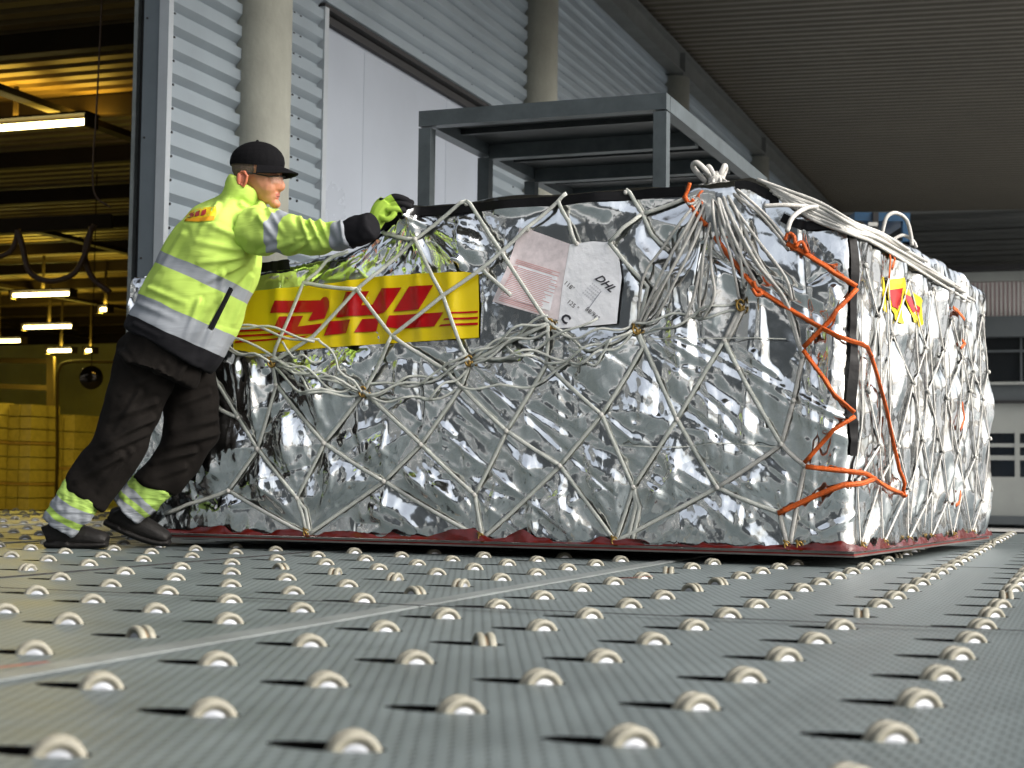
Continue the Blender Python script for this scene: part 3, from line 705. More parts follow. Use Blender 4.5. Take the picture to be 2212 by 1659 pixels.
# ---- net: polylines traced over the load, kept as (W, z)
N_ = dict(a=(777, 626), b=(855, 727), c=(963, 640), d=(1044, 582), e=(1191, 700), f=(1017, 783), g=(789, 847), h=(998, 835), i=(1182, 786), j=(1377, 711),
          k=(1234, 783), l=(910, 960), m=(1095, 931), n=(1301, 896), o=(1463, 906), p=(1209, 1006), q=(1367, 1052), r=(1024, 1069), s=(828, 1040), t=(593, 783),
          u=(663, 612), v=(516, 902), w=(557, 970), x=(701, 957), y=(491, 1060), z=(600, 832), A=(639, 1076), B=(661, 1156), C=(1039, 1164), D=(1327, 1170),
          E=(1548, 1053), F=(1688, 960), G=(1565, 735), H=(1596, 797), I=(1735, 769), J=(1715, 866), K=(1738, 1005), L=(1681, 1107), M=(1700, 1180), N=(895, 516),
          O=(1004, 425), P=(1086, 545), Q=(1204, 434), R=(1138, 495), S=(1245, 526), T=(1385, 460), U=(1349, 398), V=(1318, 524), X=(1439, 538), Y=(1477, 428),
          Z=(1600, 660))
net_px = [
    ['O', 'N', 'a', (684, 730), 't'], ['O', 'P', 'e'], ['N', (914, 553), 'c', 'f'], ['N', (840, 505), (822, 499)], ['a', 'u', 't'], ['a', 'b', 'c', 'd', 'P', 'R', 'Q', (1222, 409)],
    ['b', 'g'], ['b', (965, 800), 'h'], ['g', 'l'], ['g', 'x'], ['t', 'z', 'w'], ['z', 'x'], ['f', 'h'], ['h', 'l'], ['h', 'm'], ['i', 'm'], ['i', 'n'], ['e', 'i'], ['j', (1390, 750), 'n'],
    ['j', 'o'], [(461, 810), 'v', 'w'], ['w', 'A'], ['w', 'y'], ['x', 'A'], ['x', 's'], ['l', 's'], ['l', 'r'], ['m', 'r'], ['m', 'p'], ['n', 'p'], ['n', 'q'], ['o', 'q'], ['p', 'C'], ['p', 'D'],
    ['q', 'D'], ['r', 'C'], ['y', 'B'], ['A', (650, 1110), 'B'], ['A', (657, 1100), (667, 1156)], ['s', 'B'], ['s', 'C'], ['o', 'E'], ['E', 'D'], ['E', 'L'], ['F', 'E'], ['F', 'K'], ['G', 'o'], ['G', 'H', 'F'], ['Z', 'G'], [(1606, 664), (1571, 737)],
    ['J', 'F'], ['I', 'J'], ['L', 'M'], ['K', (1722, 1080), (1704, 1180)], ['Q', (1230, 480), 'S'], ['U', 'T', (1405, 505), 'X'], ['T', (1350, 492), 'V'], ['T', 'Y'], ['e', (1100, 740), 'f'], ['u', (704, 564), (750, 520)],
    ['v', (470, 880)], ['y', (400, 1090), (350, 1110)], ['d', (1110, 640)], ['V', (1400, 620), 'j'], ['r', (1030, 1110), (1030, 1164)], ['q', (1372, 1090), (1352, 1170)], ['q', (1380, 1095), (1362, 1172)],
]
net_W = []
for pl_ in net_px:
    net_W.append([sel(*(N_[q] if isinstance(q, str) else q)) for q in pl_])
# the end face: a denser net of long steep ropes
rs = np.random.RandomState(5)
foots = [.10, .42, .80, 1.2, 1.62, 2.02]
endn = {}
for r_ in range(5):
    for k in range(7):
        endn[(r_, k)] = (np.clip(.06 + (k + (.5 if r_ % 2 else 0)) * .37 + rs.uniform(-.10, .10), .03, LR - .03), .06 + (r_ + 1) * .205 + rs.uniform(-.06, .06))
for k in range(7):
    net_W.append([endn[(r_, k)] for r_ in range(5)])
    net_W.append([endn[(r_, k if r_ % 2 == 0 else max(0, k - 1))] for r_ in range(5)])
for k in range(7):
    a_ = .15 + k * .33 + rs.uniform(-.08, .08); net_W.append([(a_, .95 + rs.uniform(0, .08)), (a_ + rs.uniform(-.1, .1), .55), (a_ + rs.uniform(-.16, .16), .12 + rs.uniform(0, .2))])
for k, fw_ in enumerate(foots):
    net_W.append([(fw_, ZB + .01), endn[(0, k)]]); net_W.append([(fw_, ZB + .01), endn[(0, min(6, k + 1))]])
segs = np.array([[a[0], a[1], b[0], b[1]] for pl_ in net_W for a, b in zip(pl_[:-1], pl_[1:])])

def segdist(W, z):
    d = np.full(W.shape, 9.)
    for a0, a1, b0, b1 in segs:
        ex, ez = b0 - a0, b1 - a1; L2 = ex * ex + ez * ez + 1e-9
        t = np.clip(((W - a0) * ex + (z - a1) * ez) / L2, 0, 1)
        d = np.minimum(d, np.hypot(W - a0 - t * ex, z - a1 - t * ez))
    return d
def worley(x, y, cs, seed, an=.7):
    """jittered-cell crumple field: distance to the nearest random ridge centre, made of flat facets"""
    r = np.random.RandomState(seed); J = r.rand(97, 89, 3); xs, ys = x / cs + 40, y / cs + 40
    xi, yi = np.floor(xs).astype(int), np.floor(ys).astype(int); f1 = np.full(x.shape, 9.)
    for a in (-1, 0, 1):
        for b in (-1, 0, 1):
            q = J[(xi + a) % 97, (yi + b) % 89]; dx = xs - (xi + a + q[..., 0]); dy = ys - (yi + b + q[..., 1]); t = q[..., 2] * 3.1416
            u_ = dx * np.cos(t) + dy * np.sin(t); v_ = -dx * np.sin(t) + dy * np.cos(t); f1 = np.minimum(f1, np.abs(u_) + np.abs(v_) * an)
    return f1 * cs
def vnoise(x, y, s, seed):
    r = np.random.RandomState(seed); G = r.rand(64, 64); x = x / s + 31.7; y = y / s + 17.3
    xi = np.floor(x).astype(int); yi = np.floor(y).astype(int); fx = x - xi; fy = y - yi; fx = fx * fx * (3 - 2 * fx); fy = fy * fy * (3 - 2 * fy)
    g = lambda a, b: G[a % 64, b % 64]
    return (g(xi, yi) * (1 - fx) + g(xi + 1, yi) * fx) * (1 - fy) + (g(xi, yi + 1) * (1 - fx) + g(xi + 1, yi + 1) * fx) * fy
def tri(t): return np.abs((t % 1) - .5) * 2
GL = (sel(875, 450))      # where the gloves press
def calm(W, z):
    """1 where banner or papers hold the foil flat"""
    c = np.zeros(W.shape)
    for (x0, y0, x1, y1) in ((500, 600, 1038, 752), (1056, 486, 1355, 714)):
        a = sel(x0, (y0 + y1) / 2); b = sel(x1, (y0 + y1) / 2); t0 = sel((x0 + x1) / 2, y0); t1 = sel((x0 + x1) / 2, y1)
        dx = np.maximum(np.maximum(a[0] - W, W - b[0]), 0); dz = np.maximum(np.maximum(t1[1] - z, z - t0[1]), 0)
        c = np.maximum(c, np.clip(1 - np.hypot(dx, dz) / .06, 0, 1))
    return c
def bdisp(W, z): return .014 + .03 * np.sin(np.clip((z - .1) / 1.1, 0, 1) * math.pi)
def make_pleats():
    r = np.random.RandomState(17); L = []
    def add(W_, z_, ang, ln, w_, a): L.append((W_, z_, W_ + ln * math.cos(ang), z_ + ln * math.sin(ang), w_, a))
    for k in range(46): add(r.uniform(-3.0, -.02), r.uniform(.06, .9), math.pi / 2 + r.uniform(-.12, .12), r.uniform(.12, .55), r.uniform(.014, .034), r.uniform(.006, .016) * r.choice([1, 1, -1]))
    for k in range(14): add(r.uniform(-.55, -.02), r.uniform(.06, .7), math.pi / 2 + r.uniform(-.1, .1), r.uniform(.3, .7), r.uniform(.018, .04), r.uniform(.010, .020))
    for k in range(46): add(r.uniform(.05, 2.3), r.uniform(.06, .9), math.pi / 2 + r.uniform(-.35, .35), r.uniform(.15, .5), r.uniform(.02, .05), r.uniform(.008, .022) * r.choice([1, 1, -1]))
    for k in range(44): add(r.uniform(-2.0, -.3), r.uniform(.3, 1.15), -.62 + r.uniform(-.16, .16), r.uniform(.25, .9), r.uniform(.010, .030), r.uniform(.005, .014) * r.choice([1, -1]))
    for k in range(17): add(GL[0] + r.uniform(-.04, .04), GL[1] - .03, math.radians(-165 + 9.2 * k + r.uniform(-4, 4)), r.uniform(.3, .85), r.uniform(.014, .03), r.uniform(.008, .018))
    for x, y in ((661, 1156), (1039, 1164), (1327, 1170), (1700, 1180)):
        W_, z_ = sel(x, y)
        for k in range(8): add(W_, z_, math.radians(30 + 15 * k + r.uniform(-6, 6)), r.uniform(.15, .4), r.uniform(.012, .024), r.uniform(.006, .014))
    for k in range(60): add(r.uniform(-3.0, -1.3), r.uniform(.06, 1.0), r.uniform(0, math.pi), r.uniform(.08, .3), r.uniform(.012, .035), r.uniform(.006, .018) * r.choice([1, -1]))
    for k in range(40): add(r.uniform(-1.3, 0), r.uniform(.06, 1.15), r.uniform(0, math.pi), r.uniform(.06, .22), r.uniform(.010, .025), r.uniform(.004, .010) * r.choice([1, -1]))
    return L
def pleats(W, z):
    o = np.zeros(W.shape)
    for a0, a1, b0, b1, w_, am in make_pleats():
        ex, ez = b0 - a0, b1 - a1; L2 = ex * ex + ez * ez
        t = ((W - a0) * ex + (z - a1) * ez) / L2; tc_ = np.clip(t, 0, 1); d = np.hypot(W - a0 - tc_ * ex, z - a1 - tc_ * ez)
        o += am * np.clip(1 - d / (w_ * (.5 + .9 * np.sin(np.pi * np.clip(tc_, .06, .94)))), 0, 1)
    return o
def disp_raw(W, z):
    d = segdist(W, z); q = 1 - np.exp(-(d / .075) ** 2)
    c = calm(W, z)
    end = np.clip((W + .05) / .2, 0, 1)
    left = np.clip((-1.45 - W) / .5, 0, 1) * (1 - end)
    low = np.clip((.42 - z) / .25, 0, 1)
    rough = .42 + .58 * np.maximum(np.maximum(left, low * .85), end * .9)
    wx = vnoise(W, z, .35, 3) - .5; wz = vnoise(W, z, .35, 4) - .5
    big = (worley(W + wx * .15, (z + wz * .15) * .75, .21, 21) - .1) * .22
    med = (worley(W + wx * .05, z * .6 + wz * .05, .095, 22) - .045) * .17
    sm = (worley(W, z * .8, .045, 23) - .02) * .12
    # long diagonal tension folds in the middle of the long face, upper left to lower right
    ang = math.radians(-38); cd_ = (W * math.sin(-ang) + z * math.cos(ang))
    dm = np.clip(1.3 - np.abs(W + .95) / .95, 0, 1) * np.clip((1.15 - z) / .4, 0, 1)
    diag = (tri(cd_ * 7.5 + wx * 1.2 + vnoise(W, z, .9, 8) * 1.5) - .5) * .020 * dm + (tri(cd_ * 19 + wx * 3.) - .5) * .009 * dm
    # fan of folds radiating from the hands
    gx, gz_ = W - GL[0], z - GL[1]; rr = np.hypot(gx, gz_); th = np.arctan2(gz_, gx)
    fan = (tri(th * 5.2 + wx * .5) - .5) * np.minimum(rr, .35) * .11 * np.clip(1.15 - rr / .85, 0, 1)
    # vertical hanging creases near the ends
    ver = (tri(W * 9 + wx * 1.6 + wz * .8) - .5) * .018 * np.clip(np.maximum(left, end * .8) + .25 * low, 0, 1)
    wr = (big * .8 + med * .75 + sm * .2) * rough + diag * .35 + fan * .45 + ver * .5 + pleats(W, z)
    bulge = .040 * q * vnoise(W, z, .3, 41)
    out = bulge + wr * (.3 + .7 * q) - .008 + .03 * np.sin(np.clip((z - .1) / 1.1, 0, 1) * math.pi) * (1 - .3 * end)
    out = out * (1 - c) + (bdisp(W, z) - .010) * c
    hem = np.clip((z - ZB) / .12, 0, 1)
    return out * (.25 + .75 * hem)
GSX, GX0, GZ0 = .005, -3.35, -.05
_gx = GX0 + GSX * np.arange(1250); _gz = GZ0 + GSX * np.arange(340)
DG = disp_raw(*np.meshgrid(_gx, _gz, indexing='ij'))
def dispf(W, z):
    W = np.asarray(W, float); z = np.asarray(z, float)
    a = np.clip((W - GX0) / GSX, 0, 1248.99); b = np.clip((z - GZ0) / GSX, 0, 338.99); i = a.astype(int); j = b.astype(int); a = a - i; b = b - j
    return (DG[i, j] * (1 - a) + DG[i + 1, j] * a) * (1 - b) + (DG[i, j + 1] * (1 - a) + DG[i + 1, j + 1] * a) * b
def disp1(W, z): return float(dispf(W, z))

# cover mesh: perimeter path x rows, then over the top
perim = []
Wl = list(np.arange(-LF, -RC, .0055)) + list(np.linspace(-RC, RC, 12)) + list(np.arange(RC + .008, LR, .0095))
nW = len(Wl); Wl = np.array(Wl)
NZ = 210
base = np.array([surf(W_, 0) for W_ in Wl]); nrm = np.array([surf(W_, 0, 1) for W_ in Wl]) - base
tz = topz(Wl) + (vnoise(Wl, Wl * 0, .12, 9) - .5) * .02
V = []; RT = .05
for r_ in range(NZ + 1):
    k = r_ / NZ; z = ZB + (tz - RT - ZB) * k
    dsp = dispf(Wl, z); V.append(base + nrm * dsp[:, None] + np.stack([0 * z, 0 * z, z], 1))
d_top = dsp
cen = FO + da * LF / 2 + db * LR / 2
for k in range(1, 7):
    a = math.pi / 2 * k / 6; z = tz - RT + RT * math.sin(a)
    V.append(base + nrm * (d_top * math.cos(a) ** .5 if k < 6 else d_top * 0)[:, None] - nrm * (RT * (1 - math.cos(a))) + np.stack([0 * z, 0 * z, z], 1))
edge = V[-1].copy()
mid_z = 1.30
for k in range(1, 15):
    t = k / 14; tgt = cen + np.array([0, 0, mid_z]); P = edge * (1 - t) + tgt * t
    P[:, 2] = edge[:, 2] * (1 - t) ** 1.5 + mid_z * (1 - (1 - t) ** 1.5) - .10 * t * (1 - t) * 2 + (vnoise(P[:, 0], P[:, 1], .12, 12) - .5) * .05
    V.append(P)
V = np.concatenate(V); NR_ = NZ + 1 + 6 + 14
fs = []
for r_ in range(NR_ - 1):
    b_ = r_ * nW
    for j in range(nW - 1): fs.append((b_ + j, b_ + j + 1, b_ + nW + j + 1, b_ + nW + j))
load = empty('wrapped_load', 'big box shaped cargo load wrapped in crumpled silver foil on the pallet', 'cargo', None, C0)
cv = mk('foil_cover', V - C0, fs, MT['foil'], load, True)
# the two hidden sides
hb = MB(); q0 = surf(-LF, 0); q1 = surf(LR, 0); q2 = FO + da * LF + db * LR
for A_, B_ in ((q0, q2), (q2, q1)):
    n = 40; vs = []; fs = []
    for i in range(n + 1):
        for j in range(13):
            P = A_ * (1 - i / n) + B_ * (i / n); h = ZB + (1.22 - ZB) * j / 12; o = RNG.uniform(-.02, .02)
            P = P + (cen - P) / np.linalg.norm(cen - P) * (o + (.03 if j < 12 else .2)); vs.append(np.array([P[0], P[1], h]) - C0)
    for i in range(n):
        for j in range(12): fs.append((i * 13 + j, (i + 1) * 13 + j, (i + 1) * 13 + j + 1, i * 13 + j + 1))
    hb.add(vs, fs)
hb.build('foil_back', MT['foil'], load)

def sp(W, z, off):
    """point riding on the real foil surface, off metres above it"""
    return surf(W, z, disp1(W, z) + off)
def ribbon(pts, width, mt, name, parent, off=.006, sub=8, thick=.003, origin=C0, taut=None):
    """flat tape along unfolded (W,z) points following the foil"""
    P = smooth_path([np.array([a, b]) for a, b in pts], sub); q = MB(); L = []; R = []
    for i, p_ in enumerate(P):
        T = P[min(i + 1, len(P) - 1)] - P[max(0, i - 1)]; T /= np.linalg.norm(T) + 1e-9; n = np.array([-T[1], T[0]]) * width / 2
        L.append(sp(p_[0] + n[0], p_[1] + n[1], off) - origin); R.append(sp(p_[0] - n[0], p_[1] - n[1], off) - origin)
    vs = L + R; k = len(P); fs = [(i, i + 1, k + i + 1, k + i) for i in range(k - 1)]
    return mk(name, vs, fs, MT[mt], parent, True)

# black edge tape of the cover
def px(*pts): return [sel(x, y) for x, y in pts]
ribbon(px((884, 456), (960, 452), (1060, 444), (1180, 434), (1300, 424), (1400, 417), (1478, 411)), .034, 'btape', 'edge_tape', load, .010, 10)
ribbon(px((1590, 402), (1615, 400), (1650, 414), (1668, 425), (1672, 442)), .030, 'btape', 'edge_tape', load, .012)
ribbon(px((1690, 470), (1712, 480), (1745, 488), (1790, 486), (1826, 490)), .032, 'btape', 'edge_tape', load, .012)
ribbon(px((1836, 492), (1845, 530), (1842, 580), (1846, 640), (1840, 700), (1842, 760), (1833, 830), (1830, 880), (1836, 930), (1850, 985)), .025, 'btape', 'edge_tape', load, .012, 10)
ribbon([sel(630, 572), sel(600, 576), sel(560, 580), sel(520, 586), sel(470, 590)], .04, 'btape', 'edge_tape', load, .012)
# clear tape lines and stretch creases
for pts in (((1400, 733), (1500, 733), (1600, 731), (1700, 733)), ((1340, 962), (1460, 966), (1560, 958), (1680, 966))):
    ribbon(px(*pts), .004, 'rope', 'clear_tape', load, .020)
# red base sheet: torn wavy skirt between the foil and the pallet
vs = []; fs = []; Ws = np.arange(-LF, LR - .02, .018)
hn = .002 + .050 * np.clip(vnoise(Ws, Ws * 0, .14, 31) - .50, 0, 1) + .045 * np.clip(vnoise(Ws, Ws * 0, .05, 34) - .4, 0, 1) + .012 * vnoise(Ws, Ws * 0, .022, 32)
for i, W_ in enumerate(Ws):
    for k in range(4):
        z = ZB - .001 + hn[i] * k / 3; o = .012 + .012 * vnoise(np.array([W_ * 1.]), np.array([k * 1.]), .05, 33)[0] + (3 - k) * .004
        vs.append(surf(W_, z, disp1(W_, z) * .6 + o + .004) - C0)
for i in range(len(Ws) - 1):
    for k in range(3): fs.append((i * 4 + k, (i + 1) * 4 + k, (i + 1) * 4 + k + 1, i * 4 + k + 1))
mk('red_base_sheet', vs, fs, MT['redf'], load, True)

# ---- the net itself
net = empty('cargo_net', 'pale webbing cargo net stretched in diamonds over the silver load', 'net', None, C0)
def strap_path(pts, off, sag=0., step=.03, taut=True):
    out = []
    for (a, b) in zip(pts[:-1], pts[1:]):
        a, b = np.array(a), np.array(b); L = np.linalg.norm(b - a); n = max(2, int(L / step))
        for i in range(n + (1 if b is pts[-1] else 0)):
            t = i / n; p_ = a * (1 - t) + b * t; p_ = p_ - np.array([0, sag * 4 * t * (1 - t)])
            out.append(p_)
    out.append(np.array(pts[-1])); return out
def strap(pts, rad=.0085, off=.006, mt='rope', parent=net, name='strap', sag=0., flat=.38, origin=C0):
    P = strap_path(pts, off, sag); W_ = np.array([p_[0] for p_ in P]); Z_ = np.array([p_[1] for p_ in P])
    dsp = dispf(W_, Z_); dsp = np.maximum(dsp, -.002) + .026 * calm(W_, Z_)
    if len(dsp) > 5: dsp = .35 * np.maximum(dsp, np.convolve(np.pad(dsp, 2, 'edge'), np.ones(5) / 5, 'valid')) + .65 * np.maximum(np.convolve(np.pad(dsp, 7, 'edge'), np.ones(15) / 15, 'valid'), dsp - .004)
    Q = [surf(a, min(z, float(topz(a)) - .01), d_ + off) - origin for a, z, d_ in zip(W_, Z_, dsp)]
    n_ = NR if W_[len(W_) // 2] > 0 else NF
    q = MB(); q.tube(Q, rad, 6, ref=tuple(n_), R2=rad * flat); return q.build(name, MT[mt], parent, True)
merged = MB()
nstr = 0
for i, pl_ in enumerate(net_W):
    endf = pl_[0][0] > 0
    strap(pl_, .0080 if not endf else .0062, .007, 'rope2' if endf or pl_[0][0] > -.45 else 'rope', sag=rs.uniform(0, .006))
    nstr += 1
# knots where the ropes cross
kn = MB(); kn.ball((0, 0, 0), .0105, .0105, .0105, 8); kme = None
for (W_, z_) in [sel(*p_) for p_ in N_.values()] + list(endn.values()):
    if kme is None: o = kn.build('knot', MT['rope2'], net, True); kme = o.data
    else: o = bpy.data.objects.new('knot', kme); COL.objects.link(o); o.parent = net
    o.location = tuple(sp(W_, min(z_, float(topz(W_)) - .02), .010) - C0)
# slack ropes swinging between the hooks: one tangled part
sk = MB()
def slack(a, b, sag, off, rad=.0050, mb=None, n=16, wob=.02):
    A_, B_ = np.array(sel(*a)), np.array(sel(*b)); ph = rs.uniform(0, 6); Q = []
    for i in range(n + 1):
        t = i / n; p_ = A_ * (1 - t) + B_ * t; p_[1] -= sag * 4 * t * (1 - t) + wob * math.sin(t * 9 + ph) * math.sin(math.pi * t)
        Q.append(surf(p_[0], min(p_[1], float(topz(p_[0])) + .0), max(disp1(*p_), .01) + .02 * float(calm(np.array([p_[0]]), np.array([p_[1]]))[0]) + off + .012 * math.sin(t * 5 + ph)) - C0)
    (mb or sk).tube(Q, rad, 6, ref=tuple(NF), R2=rad * .6)
hooks = [(593, 783), (789, 847), (1017, 780), (1191, 702), (1377, 711), (1600, 660)]
for a, b in zip(hooks[:-1], hooks[1:]):
    for k in range(3 if a[0] < 1190 else 2): slack((a[0] + rs.uniform(-4, 14), a[1] + rs.uniform(-18, 26)), (b[0] + rs.uniform(-14, 5), b[1] + rs.uniform(-22, 26)), rs.uniform(-.04, .075), .010 + .006 * k)
for (a, b, sg) in (((440, 700), (789, 847), .01), ((440, 690), (700, 735), .01), ((440, 730), (593, 783), -.01), ((440, 690), (690, 740), -.01), ((440, 760), (593, 783), -.03), ((700, 735), (789, 847), .0),
                   ((789, 847), (998, 835), .05), ((998, 835), (1234, 783), .05), ((1234, 783), (1377, 711), .04), ((1182, 786), (1377, 711), .02), ((1017, 783), (1234, 783), -.03), ((1017, 783), (1300, 690), .03), ((593, 790), (789, 850), .06), ((1100, 750), (1234, 783), .03), ((1240, 790), (1330, 735), .04), ((900, 860), (1010, 800), .03), ((640, 800), (720, 850), .02), ((620, 740), (700, 780), .03), ((593, 775), (740, 850), -.02)):
    slack(a, b, sg, .02)
sk.build('slack_ropes', MT['rope'], net, True)
# bundle gathered at the top corner and fanning down
TOPB = at(1548, 392, A3[1] + .28)
bd = MB()
def tuft(pix, rad=.0056, off=.03, mb=bd, top=TOPB, jit=.02):
    """rope from the gathered bundle through photo points to the last one"""
    pts = []
    st = top + np.array([rs.uniform(-jit, jit), rs.uniform(-jit, jit), rs.uniform(-.01, .02)])
    pts.append(st)
    for i, q in enumerate(pix):
        W_, z_ = sel(*q); last = i == len(pix) - 1
        pts.append(surf(W_, z_, max(disp1(W_, min(z_, float(topz(W_)) - .02)), 0) + (.010 if last else off)))
    P = smooth_path(pts, 7); mb.tube([p_ - C0 for p_ in P], rad, 6, ref=tuple(NF), R2=rad * .7)
for pix in ([(1500, 470), (1440, 580), (1378, 706)], [(1510, 480), (1450, 600), (1385, 706)], [(1515, 500), (1470, 600), (1420, 690)], [(1530, 520), (1520, 600), (1511, 684)], [(1490, 460), (1430, 540), (1392, 600), (1378, 700)],
            [(1560, 480), (1585, 560), (1598, 652)], [(1570, 470), (1610, 560), (1640, 620)], [(1580, 460), (1640, 570), (1700, 650), (1735, 769)], [(1575, 450), (1630, 560), (1690, 640), (1732, 765)], [(1590, 450), (1640, 520), (1700, 600), (1712, 650)],
            [(1560, 450), (1590, 540), (1625, 625)], [(1565, 450), (1600, 540), (1640, 630)], [(1545, 450), (1555, 520), (1570, 560)], [(1600, 430), (1650, 470), (1705, 540)], [(1605, 420), (1660, 470), (1700, 520)], [(1498, 440), (1477, 428)], [(1600, 470), (1606, 560), (1608, 620)],
            [(1520, 560), (1505, 640), (1480, 700)], [(1540, 560), (1550, 640), (1520, 690)], [(1585, 440), (1622, 520), (1660, 590), (1700, 650)], [(1490, 500), (1470, 560), (1400, 660)]):
    tuft(pix)
# loops standing up at the knot
for (dx, dz) in ((-.075, .07), (-.03, .055), (.03, .06), (.0, .03)):
    A_ = TOPB; P = smooth_path([A_, A_ + np.array([dx * .6, -.01, dz * .6]), A_ + np.array([dx, 0, dz]), A_ + np.array([dx * 1.15, .02, dz * .8]), A_ + np.array([dx * .5, .02, .0])], 6)
    bd.tube([p_ - C0 for p_ in P], .0105, 7)
bd.ball(TOPB - C0, .035, .03, .03, 10)
bd.build('gathered_bundle', MT['rope2'], net, True)
# ropes laid along the top of the end face and loops
eg = MB()
for k in range(12):
    pts = []; jt_ = rs.uniform(-4, 4, 12)
    for (x, y) in ((1640 + 5 * k + jt_[0], 388 + k * 4 + jt_[1]), (1700 + 4 * k, 412 + 5 * k + jt_[2]), (1775 + jt_[3], 442 + 3.6 * k + jt_[4]), (1850, 482 + 2.4 * k + jt_[5]), (1905 + jt_[6] * 3, 505 + 3 * k + jt_[7] * 1.5), (1950 + 14 * k, 535 + 11 * k + jt_[8] * 2)):
        W_, z_ = sel(x, y); z_ = min(z_, float(topz(W_)) + .004); pts.append(surf(W_, z_, max(.0, disp1(W_, z_ - .04)) + .016) - C0)
    eg.tube(smooth_path(pts, 5), .0068, 6)
def loop(pts, Y, r=.008, mb=None):
    (mb or eg).tube([p_ - C0 for p_ in smooth_path([at(x, y, Y + dy) for x, y, dy in pts], 8)], r, 7)
yc = A3[1]
loop([(1905, 505, .35), (1915, 470, .35), (1935, 460, .37), (1958, 475, .4), (1968, 510, .42), (1970, 530, .42)], yc + .25)
loop([(1925, 520, .4), (1950, 508, .42), (1972, 520, .45), (1980, 535, .45)], yc + .25, .007)
loop([(1650, 445, 0), (1700, 443, 0), (1760, 447, .05)], yc, .008); loop([(1700, 500, -.1), (1712, 470, -.08), (1740, 450, .0), (1765, 447, .03)], yc, .009)
eg.build('edge_ropes', MT['rope2'], net, True)
# brass hooks
def hook(W_, z_, sc=1.):
    c = sp(W_, z_, .018) - C0; q = MB()
    ring = [c + np.array([math.cos(t) * .016 * sc, -.004, math.sin(t) * .024 * sc]) for t in np.linspace(.4, 2 * math.pi, 14)]
    q.tube(ring, .005 * sc, 6); q.ball(c + np.array([.004, 0, -.012]), .010 * sc, .007, .016 * sc, 8); q.tube([c + np.array([-.02 * sc, 0, .02]), c + np.array([.018 * sc, 0, -.018])], .005, 6)
    q.build('hook', MT['brass'], net, True)
for h_ in hooks: hook(*sel(*h_), .85)
for x, y in ((661, 1158), (1039, 1166), (1327, 1171), (1700, 1182), (1726, 1184)): hook(sel(x, y)[0], ZB + .014, .6)
for W_ in foots: hook(W_, ZB + .014, .55)
# ---- orange lashing rope
ol = empty('orange_lashing', 'bright orange rope laced in a zigzag over the front corner of the load', 'rope', None, C0)
def orope(pix, r=.0085, n=2, loopy=0.):
    """flat orange webbing pulled straight between its turning points"""
    P = [sel(x, y) for x, y in pix]; PP_ = strap_path(P, 0, 0, .03)
    d_ = np.array([max(disp1(*p_), 0) for p_ in PP_]); d_ = np.maximum(np.convolve(np.pad(d_, 4, 'edge'), np.ones(9) / 9, 'valid'), d_ - .006)
    for k in range(1 if n == 1 else 2):
        q = [surf(p_[0], p_[1] + (.004 if k else 0) * math.sin(i * .35 + P[0][0] * 9), dd + .020 + .003 * k) - C0 for i, (p_, dd) in enumerate(zip(PP_, d_))]
        m_ = MB(); m_.tube(q, r * (1 if k == 0 else .6), 6, ref=tuple(NR if P[0][0] > .3 else NF), R2=r * .35); m_.build('strap_run', MT['orange'], ol, True)
orope([(1478, 425), (1500, 455), (1527, 488)]); orope([(1548, 515), (1585, 565), (1636, 624), (1690, 658), (1760, 700), (1830, 738), (1874, 770)]); orope([(1874, 770), (1890, 820), (1905, 880), (1925, 960), (1946, 1074)], .007)
orope([(1702, 528), (1735, 545), (1790, 580), (1848, 618)], .009); orope([(1852, 625), (1800, 690), (1738, 752)], .009); orope([(1738, 758), (1785, 820), (1832, 892)], .008); orope([(1834, 900), (1790, 945), (1740, 1000)], .008)
orope([(1742, 1008), (1800, 1015), (1868, 1026), (1950, 1073)], .009); orope([(1681, 1109), (1760, 1072), (1820, 1048), (1886, 1032)], .010)
m_ = MB(); 
for pts in ([(1492, 396), (1487, 412), (1482, 425), (1490, 440), (1500, 432)], [(1632, 610), (1638, 626), (1650, 634), (1640, 640), (1630, 626)], [(1700, 522), (1706, 508), (1718, 512), (1722, 530)], [(1722, 536), (1735, 525), (1748, 548)]):
    Q = []
    for x, y in pts:
        W_, z_ = sel(x, y); Q.append(surf(W_, z_, max(disp1(W_, min(z_, float(topz(W_)) - .02)), 0) + .03) - C0)
    m_.tube(smooth_path(Q, 6), .007, 6)
    m_.build('rope_knot', MT['orange'], ol, True); m_ = MB()
0 and m_.build('rope_knots', MT['orange'], ol, True)
for pts in ([(2052, 665), (2062, 672), (2078, 690)], [(2076, 735), (2082, 742), (2072, 752)], [(2068, 870), (2076, 905), (2068, 930)], [(2070, 1060), (2068, 1085), (2060, 1092)]):
    orope(pts, .009, 1)
for pts in ([(1916, 515), (1922, 560), (1920, 600)], [(1925, 545), (1932, 560), (1926, 580)]): orope(pts, .009, 1)

